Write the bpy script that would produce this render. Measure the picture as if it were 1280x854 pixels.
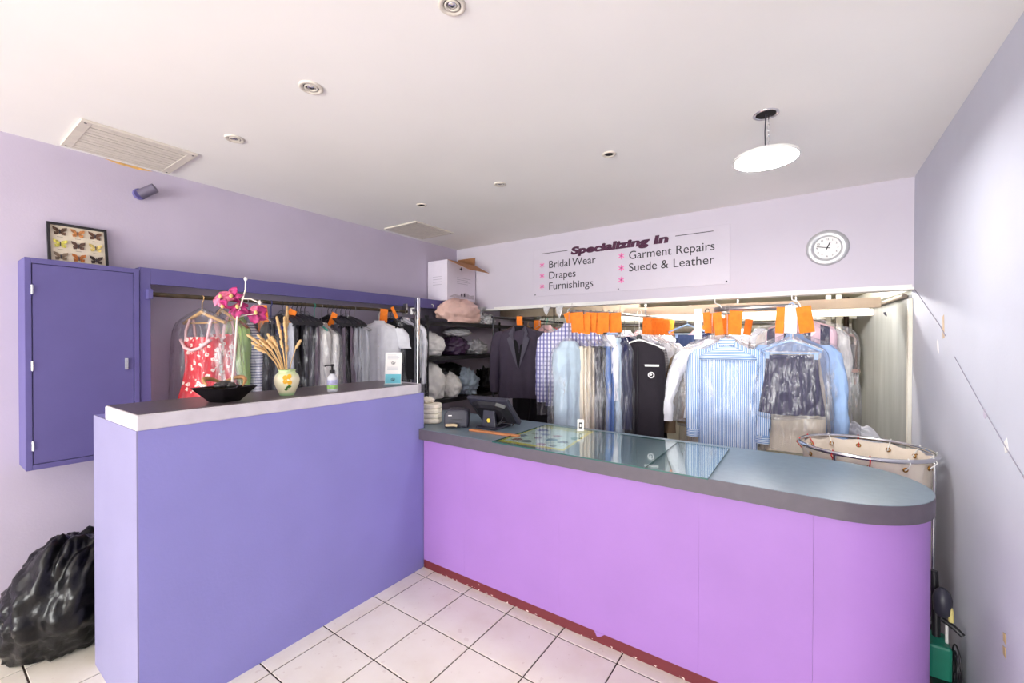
import bpy, math, random
import numpy as np
from mathutils import Vector, Matrix

for o in list(bpy.data.objects):
    bpy.data.objects.remove(o)
SC = bpy.context.scene
COL = SC.collection
rnd = random.Random(7)
R = math.radians

# ------------------------------------------------------------------ camera
F, CY = 530.15, 430.46                       # focal length and principal row, pixels of 1280x854
cd = bpy.data.cameras.new('camera')
cam = bpy.data.objects.new('camera', cd)
COL.objects.link(cam)
cd.sensor_width = 36
cd.sensor_fit = 'HORIZONTAL'
cd.lens = F / 1280 * 36
cd.shift_y = (CY - 427) / 1280
cd.clip_start = 0.05
fw = Vector((-0.56949897, 0.82194917, -0.00839506))
rt = Vector((0.82196878, 0.56952999, 0.00170659))
up = rt.cross(fw)
cam.matrix_world = Matrix(((rt.x, up.x, -fw.x, 0), (rt.y, up.y, -fw.y, 0), (rt.z, up.z, -fw.z, 1.6), (0, 0, 0, 1)))
SC.camera = cam

# ------------------------------------------------------------------ world and main light
wd = bpy.data.worlds.new('daylight')
SC.world = wd
wd.use_nodes = True
bg = wd.node_tree.nodes['Background']
bg.inputs[0].default_value = (0.95, 0.97, 1.0, 1)
bg.inputs[1].default_value = 1.3


def area(name, loc, target, sx, sy, power, color=(1, 1, 1)):
    l = bpy.data.lights.new(name, 'AREA')
    l.shape = 'RECTANGLE'
    l.size, l.size_y, l.energy, l.color = sx, sy, power, color
    o = bpy.data.objects.new(name, l)
    o.location = loc
    o.rotation_euler = (Vector(target) - Vector(loc)).to_track_quat('-Z', 'Y').to_euler()
    COL.objects.link(o)
    return o


area('shopfront_daylight', (-1.5, -6.3, 1.6), (-1.5, 3, 1.55), 3.9, 2.0, 100, (0.99, 1.0, 0.97))
area('ceiling_fill', (-1.5, -6.3, 0.55), (-1.5, 4.0, 2.6), 3.9, 1.0, 205, (0.99, 1.0, 0.96))  # added fill lamp, aimed upwards to brighten the ceiling
SC.view_settings.view_transform = 'Standard'
SC.view_settings.look = 'None'
SC.view_settings.gamma = 1
SC.view_settings.use_curve_mapping = False
SC.view_settings.exposure = 0.66
SC.cycles.transparent_max_bounces = 40
SC.cycles.max_bounces = 10
SC.cycles.diffuse_bounces = 6


# ------------------------------------------------------------------ helpers: placing
def px(u, Y):                                # world X of picture column u on the plane at depth Y
    k = (u - 640) / F
    return Y * (-0.5695 + k * 0.822) / (0.8219 + k * 0.5695)


def pz(u, v, Y):                             # world Z of picture point on the plane at depth Y
    k = (u - 640) / F
    return 1.6 + Y / (0.8219 + k * 0.5695) * ((CY - v) / F - 0.0084)


def ry(u, X):                                # world Y of column u on a plane of constant X
    k = (u - 640) / F
    return X * (0.8219 + k * 0.5695) / (-0.5695 + k * 0.822)


# ------------------------------------------------------------------ helpers: materials
def s2l(c):
    return tuple(((x / 255) / 12.92 if x / 255 <= 0.04045 else ((x / 255 + 0.055) / 1.055) ** 2.4) for x in c) + (1,)


class NT:
    def __init__(self, name):
        self.m = bpy.data.materials.new(name)
        self.m.use_nodes = True
        self.t = self.m.node_tree
        self.b = self.t.nodes['Principled BSDF']
        self.out = self.t.nodes['Material Output']

    def n(self, typ, **kw):
        nd = self.t.nodes.new(typ)
        for k, v in kw.items():
            if k.startswith('i_'):
                key = k[2:]
                key = int(key) if key.isdigit() else key.replace('_', ' ')
                nd.inputs[key].default_value = v
            else:
                setattr(nd, k, v)
        return nd

    def l(self, a, b):
        self.t.links.new(a, b)

    def math(self, op, a, b=None, c=None):
        nd = self.n('ShaderNodeMath', operation=op)
        for i, x in enumerate((a, b, c)):
            if x is None:
                continue
            if isinstance(x, (int, float)):
                nd.inputs[i].default_value = x
            else:
                self.l(x, nd.inputs[i])
        return nd.outputs[0]

    def mix(self, fac, a, b):
        nd = self.n('ShaderNodeMix', data_type='RGBA')
        for s, x in ((nd.inputs[0], fac), (nd.inputs[6], a), (nd.inputs[7], b)):
            if isinstance(x, (int, float, tuple)):
                s.default_value = x
            else:
                self.l(x, s)
        return nd.outputs[2]

    def coord(self, out='Object'):
        return self.n('ShaderNodeTexCoord').outputs[out]

    def noise(self, scale, detail=3, vec=None, rough=0.5):
        nd = self.n('ShaderNodeTexNoise', i_Scale=scale, i_Detail=detail, i_Roughness=rough)
        self.l(vec if vec is not None else self.coord(), nd.inputs['Vector'])
        return nd.outputs[0]

    def ramp(self, fac, stops):
        nd = self.n('ShaderNodeValToRGB')
        e = nd.color_ramp.elements
        while len(e) < len(stops):
            e.new(0.5)
        for i, (p, c) in enumerate(stops):
            e[i].position = p
            e[i].color = c
        self.l(fac, nd.inputs[0])
        return nd.outputs[0]

    def bump(self, h, strength=0.2, dist=0.01):
        nd = self.n('ShaderNodeBump', i_Strength=strength, i_Distance=dist)
        self.l(h, nd.inputs['Height'])
        self.l(nd.outputs[0], self.b.inputs['Normal'])


MATS = {}


def mat(name, rgb, rough=0.6, metal=0.0, var=0.06, scale=9.0, bump=0.0, bscale=40.0, spec=0.5, sheen=0.0):
    if name in MATS:
        return MATS[name]
    t = NT(name)
    c = s2l(rgb)
    if var > 0:
        f = t.noise(scale, 4)
        lo = tuple(x * (1 - var * 1.6) for x in c[:3]) + (1,)
        hi = tuple(min(1, x * (1 + var)) for x in c[:3]) + (1,)
        t.l(t.ramp(f, [(0.3, lo), (0.7, hi)]), t.b.inputs['Base Color'])
    else:
        t.b.inputs['Base Color'].default_value = c
    t.b.inputs['Roughness'].default_value = rough
    t.b.inputs['Metallic'].default_value = metal
    t.b.inputs['Specular IOR Level'].default_value = spec
    t.b.inputs['Sheen Weight'].default_value = sheen
    if bump:
        t.bump(t.noise(bscale, 4), bump, 0.01)
    MATS[name] = t.m
    return t.m


def cloth(name, rgb, var=0.05, rough=0.85):
    return mat(name, rgb, rough, 0, var, 14, 0.25, 160, 0.25)


def xyz(t, vec=None):
    s = t.n('ShaderNodeSeparateXYZ')
    t.l(vec if vec is not None else t.coord(), s.inputs[0])
    return s.outputs


def stripe_cloth(name, base, line, period, width, axis=0, second=None):
    t = NT(name)
    co = xyz(t)

    def band(a, p, w):
        return t.math('LESS_THAN', t.math('FRACT', t.math('DIVIDE', t.math('ADD', a, 10), p)), w)
    f = band(co[axis], period, width)
    col = t.mix(f, s2l(base), s2l(line))
    if second:
        rgb2, p2, w2, ax2 = second
        g = t.math('MULTIPLY', band(co[ax2], p2, w2), 0.55)
        col = t.mix(g, col, s2l(rgb2))
    t.l(col, t.b.inputs['Base Color'])
    t.b.inputs['Roughness'].default_value = 0.85
    t.bump(t.noise(60, 3), 0.2, 0.01)
    return t.m


def flower_cloth(name, base, petal, scale, size, core=None):
    t = NT(name)
    v = t.n('ShaderNodeTexVoronoi', i_Scale=scale)
    nz = t.n('ShaderNodeVectorMath', operation='ADD')
    t.l(t.coord(), nz.inputs[0])
    w = t.n('ShaderNodeTexNoise', i_Scale=70.0)
    t.l(t.coord(), w.inputs['Vector'])
    sc = t.n('ShaderNodeVectorMath', operation='SCALE')
    sc.inputs[3].default_value = 0.022
    t.l(w.outputs[1], sc.inputs[0])
    t.l(sc.outputs[0], nz.inputs[1])
    t.l(nz.outputs[0], v.inputs['Vector'])
    f = t.math('LESS_THAN', v.outputs['Distance'], size)
    col = t.mix(f, s2l(base), s2l(petal))
    if core:
        col = t.mix(t.math('LESS_THAN', v.outputs['Distance'], size * 0.35), col, s2l(core))
    t.l(col, t.b.inputs['Base Color'])
    t.b.inputs['Roughness'].default_value = 0.8
    return t.m


def plastic_film(name, milk=0.05, tint=(0.97, 0.97, 0.985), gloss=0.5):
    t = NT(name)
    t.t.nodes.remove(t.b)
    tr = t.n('ShaderNodeBsdfTransparent')
    tr.inputs[0].default_value = tint + (1,)
    gl = t.n('ShaderNodeBsdfGlossy', i_Roughness=0.22)
    df = t.n('ShaderNodeBsdfDiffuse')
    df.inputs[0].default_value = (0.93, 0.93, 0.95, 1)
    lw = t.n('ShaderNodeLayerWeight', i_Blend=0.5)
    bp = t.n('ShaderNodeBump', i_Strength=0.7, i_Distance=0.03)
    mp = t.n('ShaderNodeMapping')
    mp.inputs['Scale'].default_value = (1.0, 1.0, 0.35)
    mp.inputs['Rotation'].default_value = (0, 0.35, 0)
    t.l(t.coord(), mp.inputs[0])
    t.l(t.noise(13, 3, mp.outputs[0], 0.55), bp.inputs['Height'])
    t.l(bp.outputs[0], gl.inputs['Normal'])
    t.l(bp.outputs[0], lw.inputs['Normal'])
    mp2 = t.n('ShaderNodeMapping')
    mp2.inputs['Scale'].default_value = (1.0, 1.0, 0.16)
    mp2.inputs['Rotation'].default_value = (0.1, -0.22, 0.2)
    t.l(t.coord(), mp2.inputs[0])
    n2 = t.noise(24, 3, mp2.outputs[0], 0.6)
    glint = t.n('ShaderNodeMapRange', interpolation_type='SMOOTHSTEP')  # pale streaks painted into the film in place of highlights
    glint.inputs[1].default_value, glint.inputs[2].default_value = 0.52, 0.72
    t.l(n2, glint.inputs[0])
    m1 = t.n('ShaderNodeMixShader')
    t.l(t.math('ADD', t.math('MULTIPLY', glint.outputs[0], 0.27), milk), m1.inputs[0])
    t.l(tr.outputs[0], m1.inputs[1])
    t.l(df.outputs[0], m1.inputs[2])
    m2 = t.n('ShaderNodeMixShader')
    t.l(t.math('ADD', t.math('MULTIPLY', t.math('POWER', lw.outputs['Facing'], 2.2), gloss), 0.035), m2.inputs[0])
    t.l(m1.outputs[0], m2.inputs[1])
    t.l(gl.outputs[0], m2.inputs[2])
    t.l(m2.outputs[0], t.out.inputs[0])
    return t.m


def thin_glass(name, tint, gloss=1.0):
    t = NT(name)
    t.t.nodes.remove(t.b)
    tr = t.n('ShaderNodeBsdfTransparent')
    tr.inputs[0].default_value = tint + (1,)
    gl = t.n('ShaderNodeBsdfGlossy', i_Roughness=0.02)
    lw = t.n('ShaderNodeLayerWeight', i_Blend=0.5)
    m = t.n('ShaderNodeMixShader')
    t.l(t.math('ADD', t.math('MULTIPLY', t.math('POWER', lw.outputs['Facing'], 4.0), gloss), 0.04), m.inputs[0])
    t.l(tr.outputs[0], m.inputs[1])
    t.l(gl.outputs[0], m.inputs[2])
    t.l(m.outputs[0], t.out.inputs[0])
    return t.m


def glow(name, rgb, strength):
    t = NT(name)
    t.b.inputs['Base Color'].default_value = (1, 1, 1, 1)
    t.b.inputs['Emission Color'].default_value = rgb + (1,)
    t.b.inputs['Emission Strength'].default_value = strength
    return t.m


# ------------------------------------------------------------------ helpers: geometry
class MB:
    def __init__(self):
        self.v, self.f, self.s = [], [], []

    def add(self, verts, faces, smooth=False):
        o = len(self.v)
        self.v += [tuple(p) for p in verts]
        self.f += [tuple(i + o for i in f) for f in faces]
        self.s += [smooth] * len(faces)
        return self

    def box(self, x0, x1, y0, y1, z0, z1, M=None):
        p = [(x, y, z) for z in (z0, z1) for y in (y0, y1) for x in (x0, x1)]
        if M is not None:
            p = [M @ Vector(q) for q in p]
        return self.add(p, [(0, 2, 3, 1), (4, 5, 7, 6), (0, 1, 5, 4), (1, 3, 7, 5), (3, 2, 6, 7), (2, 0, 4, 6)])

    def prism(self, pts, z0, z1, M=None):
        n = len(pts)
        p = [(x, y, z0) for x, y in pts] + [(x, y, z1) for x, y in pts]
        if M is not None:
            p = [M @ Vector(q) for q in p]
        return self.add(p, [tuple(range(n))[::-1], tuple(range(n, 2 * n))] + [(i, (i + 1) % n, n + (i + 1) % n, n + i) for i in range(n)])

    def rings(self, rs, cap=(True, True), smooth=True, closed=True):
        n = len(rs[0])
        v = [p for r in rs for p in r]
        f = []
        for a in range(len(rs) - 1):
            for i in range(n if closed else n - 1):
                j = (i + 1) % n
                f.append((a * n + i, a * n + j, (a + 1) * n + j, (a + 1) * n + i))
        self.add(v, f, smooth)
        if closed and cap[0]:
            self.add(rs[0], [tuple(range(n))[::-1]])
        if closed and cap[1]:
            self.add(rs[-1], [tuple(range(n))])
        return self

    def tube(self, pts, r, n=8, closed=False):
        pts = [Vector(p) for p in pts]
        m = len(pts)
        rs = []
        nrm = None
        for i, p in enumerate(pts):
            if closed:
                d = pts[(i + 1) % m] - pts[i - 1]
            else:
                d = pts[min(i + 1, m - 1)] - pts[max(i - 1, 0)]
            d.normalize()
            if nrm is None:
                nrm = d.orthogonal().normalized()
            else:
                nrm = (nrm - d * nrm.dot(d))
                nrm = nrm.normalized() if nrm.length > 1e-6 else d.orthogonal().normalized()
            b = d.cross(nrm)
            rr = r[i] if isinstance(r, (list, tuple)) else r
            rs.append([p + (nrm * math.cos(2 * math.pi * k / n) + b * math.sin(2 * math.pi * k / n)) * rr for k in range(n)])
        if closed:
            rs.append(rs[0])
            return self.rings(rs, (False, False))
        return self.rings(rs)

    def lathe(self, prof, n=24, c=(0, 0, 0), M=None, cap=(True, True)):
        rs = []
        for r, z in prof:
            ring = [Vector((r * math.cos(2 * math.pi * k / n), r * math.sin(2 * math.pi * k / n), z)) for k in range(n)]
            rs.append([(M @ p if M is not None else p) + Vector(c) for p in ring])
        return self.rings(rs, cap)

    def build(self, name, m, parent=None, loc=None, bevel=0, sub=0, auto=None):
        me = bpy.data.meshes.new(name)
        me.from_pydata(self.v, [], self.f)
        me.polygons.foreach_set('use_smooth', self.s)
        me.update()
        if auto:
            me.polygons.foreach_set('use_smooth', [True] * len(self.f))
            me.set_sharp_from_angle(angle=R(auto))
        if m is not None:
            for mm in (m if isinstance(m, (list, tuple)) else [m]):
                me.materials.append(mm)
        o = bpy.data.objects.new(name, me)
        COL.objects.link(o)
        if parent is not None:
            o.parent = parent
        if loc is not None:
            o.location = loc
        if bevel:
            b = o.modifiers.new('bevel', 'BEVEL')
            b.width, b.segments, b.limit_method, b.angle_limit = bevel, 2, 'ANGLE', R(40)
        if sub:
            b = o.modifiers.new('sub', 'SUBSURF')
            b.levels = b.render_levels = sub
        return o


def thing(name, label, cat, loc=(0, 0, 0), rz=0.0, group=None):
    o = bpy.data.objects.new(name, None)
    o.empty_display_size = 0.05
    COL.objects.link(o)
    o.location = loc
    o.rotation_euler = (0, 0, rz)
    return tag(o, label, cat, group)


def tag(o, label, cat, group=None):
    o['label'], o['category'] = label, cat
    if group:
        o['group'] = group
    return o


def struct(o):
    o['kind'] = 'structure'
    return o


def vnoise(x, y, seed):
    def h(i, j):
        n = (i * 374761393 + j * 668265263 + seed * 974634777) & 0x7fffffff
        n = ((n ^ (n >> 13)) * 1274126177) & 0x7fffffff
        return ((n ^ (n >> 16)) & 0xffff) / 65535.0
    xi, yi = np.floor(x).astype(np.int64), np.floor(y).astype(np.int64)
    fx, fy = x - xi, y - yi
    fx, fy = fx * fx * (3 - 2 * fx), fy * fy * (3 - 2 * fy)
    return (h(xi, yi) * (1 - fx) + h(xi + 1, yi) * fx) * (1 - fy) + (h(xi, yi + 1) * (1 - fx) + h(xi + 1, yi + 1) * fx) * fy


def prof(keys, n):
    """keys: rows (z, half width, half depth[, x centre, y centre]) -> arrays of n rows"""
    k = np.array([tuple(r) + (0,) * (5 - len(r)) for r in keys], float)
    s = np.concatenate([[0], np.cumsum(np.hypot(np.diff(k[:, 0]), np.diff(k[:, 1])))])
    t = np.linspace(0, s[-1], n)
    return [np.interp(t, s, k[:, c]) for c in range(5)], t / s[-1]


def sheath(mb, keys, rows=22, n=36, fold=0.008, k=7.0, seed=0, crease=0.0, power=0.75, hem=0.0, grow=True):
    """a hanging cloth tube: horizontal rings down a profile, with vertical folds"""
    rg = np.random.RandomState(seed)
    (z, hw, d, xc, yc), t = prof(keys, rows)
    th = np.linspace(0, 2 * np.pi, n, endpoint=False)[None, :]
    c, s = np.cos(th), np.sin(th)
    cx = np.sign(c) * np.abs(c) ** power
    sy = np.sign(s) * np.abs(s) ** 0.8
    p = rg.uniform(0, 6.28, 6)
    T = t[:, None]
    xn = cx
    amp = fold * (0.25 + 0.75 * T if grow else np.ones_like(T))
    wave = amp * (np.sin(k * xn + p[0] + 1.2 * T) + 0.55 * np.sin(2.2 * k * xn + p[1] - 1.8 * T))
    wave2 = amp * 0.5 * np.sin(1.6 * k * xn + p[2] + 2.0 * T) * np.sign(s)
    x = xc[:, None] + hw[:, None] * cx * (1 + 0.02 * np.sin(7 * T + p[3])) + 0 * sy
    y = yc[:, None] + d[:, None] * sy + (wave + wave2) * np.minimum(1, hw[:, None] / 0.06)
    zz = z[:, None] + 0 * cx + hem * np.sin(3 * xn + p[4]) * T ** 4
    if crease:
        q = (x * 9 + 40 + 5 * T, z[:, None] * 5 + 40 + x * 4 + sy * 3)
        nz = np.abs(vnoise(q[0], q[1], seed + 3) - 0.5) + 0.6 * np.abs(vnoise(q[0] * 2.3, q[1] * 2.3, seed + 9) - 0.5)
        y = y + crease * (nz - 0.35) * np.where(s < 0, -1, 1)
        x = x + crease * 0.7 * (vnoise(q[1] * 1.5, q[0], seed + 5) - 0.5)
    rs = [[(x[a, i], y[a, i], zz[a, i]) for i in range(n)] for a in range(rows)]
    return mb.rings(rs)


# ------------------------------------------------------------------ materials
M_wall = mat('lavender wall paint', (196, 186, 204), 0.7, 0, 0.025, 2.5, 0.06, 90, 0.3)
M_wallR = mat('cool lavender wall paint', (199, 200, 212), 0.7, 0, 0.03, 2.0, 0.06, 90, 0.3)
M_bulk = mat('pale mauve bulkhead paint', (202, 195, 207), 0.7, 0, 0.015, 2, 0.04, 90, 0.3)
M_ceil = mat('off white ceiling paint', (240, 237, 234), 0.85, 0, 0.015, 1.5, 0.03, 60, 0.2)
M_blue = mat('violet blue paint', (139, 136, 198), 0.55, 0, 0.03, 3, 0.06, 70, 0.35)
M_cab = mat('violet cabinet paint', (97, 90, 146), 0.5, 0, 0.03, 5, 0.03, 70, 0.4)
M_blue_lit = mat('violet paint daylit tone', (138, 134, 168), 0.6, 0, 0.03, 3, 0.05, 70, 0.35)  # same violet paint as the front, window light mixed into its tone
M_orch = mat('orchid purple paint', (155, 114, 182), 0.5, 0, 0.03, 3, 0.04, 70, 0.35)
M_slab = mat('dark grey laminate', (104, 120, 132), 0.36, 0, 0.05, 30, 0, 1, 0.5)
M_slabe = mat('dark grey laminate edge', (84, 76, 86), 0.5, 0, 0.06, 20)
M_ledge = mat('brown grey laminate', (92, 82, 86), 0.35, 0, 0.05, 30)
M_ledgee = mat('light grey laminate edge', (205, 200, 206), 0.55, 0, 0.05, 12)
M_white = mat('white plastic', (232, 230, 226), 0.5, 0, 0.02)
M_cream = mat('cream painted metal', (226, 222, 208), 0.55, 0, 0.04, 12)
M_black = mat('black plastic', (26, 24, 30), 0.45, 0, 0.1)
M_dark = mat('charcoal plastic', (48, 47, 60), 0.42, 0, 0.06)
M_chrome = mat('chrome', (215, 215, 218), 0.18, 1.0, 0.02)
M_steel = mat('worn steel', (168, 166, 165), 0.35, 1.0, 0.1, 20)
M_bronze = mat('dull brown pipe', (92, 80, 62), 0.4, 0.6, 0.25, 25)
M_grout = mat('dark grout', (66, 54, 46), 0.9, 0, 0.15, 40)
M_wood = mat('pale hanger wood', (205, 165, 112), 0.5, 0, 0.12, 30)
M_tagO = mat('orange paper tag', (243, 128, 26), 0.75, 0, 0.10, 25)
M_tagW = mat('white paper tag', (236, 232, 232), 0.75, 0, 0.04, 25)
M_film = plastic_film('clear garment film', 0.03)
M_milk = plastic_film('milky garment film', 0.14, (0.95, 0.95, 0.97), 0.6)
M_tan = mat('tan board', (186, 168, 146), 0.7, 0, 0.05, 6)
M_brown = mat('khaki brown board', (150, 134, 104), 0.75, 0, 0.08, 6)
M_shadow = mat('dark hollow', (22, 18, 20), 0.9, 0, 0.1)
M_brass = mat('brass', (170, 125, 60), 0.35, 0.9, 0.1)
M_red = mat('red cord', (205, 40, 36), 0.7, 0, 0.05)


def tile_mat():
    t = NT('beige floor tile')
    oi = t.n('ShaderNodeObjectInfo')
    vec = t.n('ShaderNodeVectorMath', operation='ADD')
    t.l(t.coord(), vec.inputs[0])
    t.l(oi.outputs['Location'], vec.inputs[1])
    f = t.noise(5.0, 4, vec.outputs[0])
    g = t.noise(26.0, 5, vec.outputs[0])
    c = t.ramp(f, [(0.25, s2l((232, 222, 203))), (0.5, s2l((239, 232, 216))), (0.75, s2l((243, 237, 223)))])
    c = t.mix(t.math('MULTIPLY', t.math('GREATER_THAN', g, 0.66), 0.25), c, s2l((196, 174, 152)))
    t.l(c, t.b.inputs['Base Color'])
    t.b.inputs['Roughness'].default_value = 0.42
    return t.m


def kick_mat():
    t = NT('oxblood kickboard paint')
    co = xyz(t)
    n = t.noise(40, 5)
    low = t.math('MULTIPLY', t.math('LESS_THAN', co[2], 0.010), t.math('GREATER_THAN', n, 0.60))
    spot = t.math('GREATER_THAN', n, 0.72)
    f = t.math('MAXIMUM', low, spot)
    t.l(t.mix(f, s2l((104, 30, 38)), s2l((222, 205, 196))), t.b.inputs['Base Color'])
    t.b.inputs['Roughness'].default_value = 0.55
    return t.m


def panel_mat():
    t = NT('streaked galvanised panel')
    mp = t.n('ShaderNodeMapping')
    mp.inputs['Scale'].default_value = (3, 3, 0.35)
    t.l(t.coord(), mp.inputs[0])
    f = t.noise(2.2, 5, mp.outputs[0], 0.6)
    t.l(t.ramp(f, [(0.25, s2l((140, 140, 136))), (0.5, s2l((160, 162, 160))), (0.75, s2l((180, 183, 180)))]), t.b.inputs['Base Color'])
    t.b.inputs['Roughness'].default_value = 0.45
    t.b.inputs['Metallic'].default_value = 0.1
    return t.m


M_tile, M_kick, M_panel = tile_mat(), kick_mat(), panel_mat()

# ------------------------------------------------------------------ the room
XL, XR, YB, ZC, ZB = -3.6205, 0.6112, 3.999, 2.74, 1.965
YF, YR, ZR = -6.5, 5.84, 2.06            # shopfront, rear wall, rear ceiling
floor = struct(MB().box(XL - .1, XR + .15, YF - .1, YR + .1, -0.2, -0.004).build('floor', M_grout))
MB().box(XL, XR, YF, -2.03, -0.004, 0).build('entrance_screed', M_tile, floor)
MB().box(XL, XR, 2.36, YR, -0.004, 0).build('screed', mat('grey screed', (120, 112, 106), 0.8), floor)
S0, TX, TY = 0.3364, -2.1069, 2.0163
tile_cache = {}
for i in range(-5, 9):
    for j in range(-1, 12):
        x0, x1 = max(TX + i * S0, XL + .001), min(TX + (i + 1) * S0, XR - .001)
        y1, y0 = min(TY - j * S0, 2.359), max(TY - (j + 1) * S0, YF + .001)
        w, h = x1 - x0 - 0.0072, y1 - y0 - 0.0072
        if w < 0.02 or h < 0.02:
            continue
        key = (round(w, 4), round(h, 4))
        if key not in tile_cache:
            mb = MB()
            a, b, e = w / 2, h / 2, 0.002
            mb.add([(-a, -b, -.006), (a, -b, -.006), (a, b, -.006), (-a, b, -.006), (-a, -b, -.0015), (a, -b, -.0015), (a, b, -.0015), (-a, b, -.0015),
                    (-a + e, -b + e, 0), (a - e, -b + e, 0), (a - e, b - e, 0), (-a + e, b - e, 0)],
                   [(0, 1, 5, 4), (1, 2, 6, 5), (2, 3, 7, 6), (3, 0, 4, 7), (4, 5, 9, 8), (5, 6, 10, 9), (6, 7, 11, 10), (7, 4, 8, 11), (8, 9, 10, 11)])
            o = mb.build('tile', M_tile, floor)
            tile_cache[key] = o
        else:
            o = tile_cache[key].copy()
            COL.objects.link(o)
        o.location = ((x0 + x1) / 2, (y0 + y1) / 2, 0)

struct(MB().box(XL - .1, XL, YF - .1, YR + .1, 0, ZC).build('wall_left', M_wall))
wr = struct(MB().box(XR, XR + .1, YF - .1, YB + .06, 0, ZC).build('wall_right', M_wallR))
wb = struct(MB().box(XL, XR, YB, YB + .10, ZB + .012, ZC).build('wall_back', M_bulk))
ceil = struct(MB().box(XL - .1, XR + .1, YF - .1, YB + .10, ZC, ZC + .1).build('ceiling', M_ceil))
# bright metal edge along the bulkhead
tr = struct(MB().box(XL, XR, YB - .012, YB + .112, ZB - .004, ZB + .012).box(XL + 0.6, XR - .01, YB - .016, YB - .001, ZB + .012, ZB + .03).build('trim_1', M_white))
# shopfront behind the viewer: piers, stall riser, head
sf = MB().box(XL, XL + .22, YF - .1, YF, 0, ZC).box(XR - .16, XR, YF - .1, YF, 0, ZC).box(XL + .22, XR - .16, YF - .1, YF, 2.62, ZC).box(XL + .22, XR - .16, YF - .1, YF, 0, 0.12)
struct(sf.build('wall_front', M_wall))
wf = MB()
for x in (-2.2, -1.0):
    wf.box(x - .03, x + .03, YF - .08, YF - .02, 0.12, 2.62)
struct(wf.build('window_1', M_steel))
# skirting at the foot of the left wall
struct(MB().box(XL, XL + .014, YF, 0.86, 0, 0.085).build('baseboard_left', M_cab))

# rear store room: walls, low ceiling and beams
XP = 0.407                                   # the galvanised side panel runs slightly inwards
struct(MB().box(XL, 1.0, YR, YR + .1, 0, ZR).build('wall_rear', mat('dim cream wall', (178, 172, 152), 0.8, 0, 0.08, 4)))
struct(MB().box(XL, 1.0, YB + .112, YR, ZR, ZR + .08).build('ceiling', mat('yellowed ceiling board', (196, 188, 166), 0.8, 0, 0.05, 3)))
p0, p1 = Vector((XR - .012, YB + .07, 0)), Vector((XP, YR, 0))
panel = struct(MB().prism([(p0.x, p0.y), (p0.x + .05, p0.y), (p1.x + .05, p1.y), (p1.x, p1.y)], 0, 1.93).build('wall_rear_right', M_panel))
MB().prism([(p0.x, p0.y), (p0.x + .1, p0.y), (p1.x + .1, p1.y), (p1.x, p1.y)], 1.96, ZR).build('upper_board', M_cream, panel)
MB().tube([(p0.x - .02, p0.y + .03, 1.925), (p1.x - .02, p1.y - .05, 1.90)], 0.017, 8).build('conduit', mat('grey brown pipe', (128, 116, 104), 0.6), panel)
MB().tube([(0.592, 4.60, 1.83), (0.55, 4.60, 1.80), (0.535, 4.60, 1.82), (0.527, 4.60, 1.84)], 0.008, 6).box(0.568, 0.576, 4.59, 4.61, 1.79, 1.86).build('coat_hook', M_dark, panel)
struct(MB().box(XR - .022, XR - .001, YB + .02, YB + .07, 0, 1.90).build('trim_2', M_cream))
tb = MB().box(-1.55, 0.47, 4.28, 4.34, 1.862, 1.94).box(-3.6, -1.6, 4.9, 4.96, 1.93, 2.04)
struct(tb.build('trim_3', M_tan))
struct(MB().box(-3.0, 0.5, 5.0, 5.06, 1.835, 1.905).box(-3.0, 0.42, 5.5, 5.56, 1.83, 1.885).box(-3.0, 0.4, 5.76, 5.82, 1.72, 1.79).build('trim_4', M_cream))
for u in (1035, 1048):
    x = px(u, 5.3)
    struct(MB().box(x - .022, x + .022, 5.28, 5.33, 0, ZR).build('trim_5', M_cream))

# fluorescent battens under the rear ceiling, behind the bulkhead
for k, (x, y) in enumerate(((-1.25, 4.36), (-0.1, 4.46))):
    f = thing('ceiling_batten', 'white tube light under the %s end of the low rear ceiling behind the bulkhead' % ('left', 'right')[k], 'light', (x, y, ZR))
    MB().box(-.6, .6, -.035, .035, -.022, 0).build('housing', M_white, f)
    MB().tube([(-.58, 0, -.034), (.58, 0, -.034)], .012, 10).build('tube', glow('fluorescent glow', (1.0, 0.98, 0.95), 105), f)

# ------------------------------------------------------------------ left counter wall with ledge
XC = -2.211
lc = thing('half_wall_counter', 'violet-blue painted half wall counter with end panel tinted for daylight, left of the tiled floor', 'counter', (XC, 0.545, 0))
MB().box(-.66, 0, 0.0, 1.555, 0, 1.232).build('front_body', M_blue, lc)
MB().box(-.66, -0.001, -.006, 0.0, 0, 1.232).build('end_panel', M_blue_lit, lc)
lt = thing('ledge_top', 'brown-grey ledge slab with light grey edges capping the violet half wall', 'countertop', (XC, 0.545, 1.232))
MB().prism([(-.447, -.008), (.006, -.008), (.006, 1.5), (-.03, 1.56), (-.447, 1.56)], 0.0005, .064).build('slab', M_ledgee, lt, bevel=.006)
MB().box(-.44, -.010, -.001, 1.50, .064, .0665).build('top_veneer', M_ledge, lt)

# ------------------------------------------------------------------ right counter with rounded end
def stadium(x0, y0, y1, xe, n=28):
    """counter outline: square at x0, half round beyond xe"""
    r, yc = (y1 - y0) / 2, (y0 + y1) / 2
    return [(x0, y1), (x0, y0)] + [(xe + r * math.cos(a), yc + r * math.sin(a)) for a in [(-.5 + k / n) * math.pi for k in range(n + 1)]]


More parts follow.
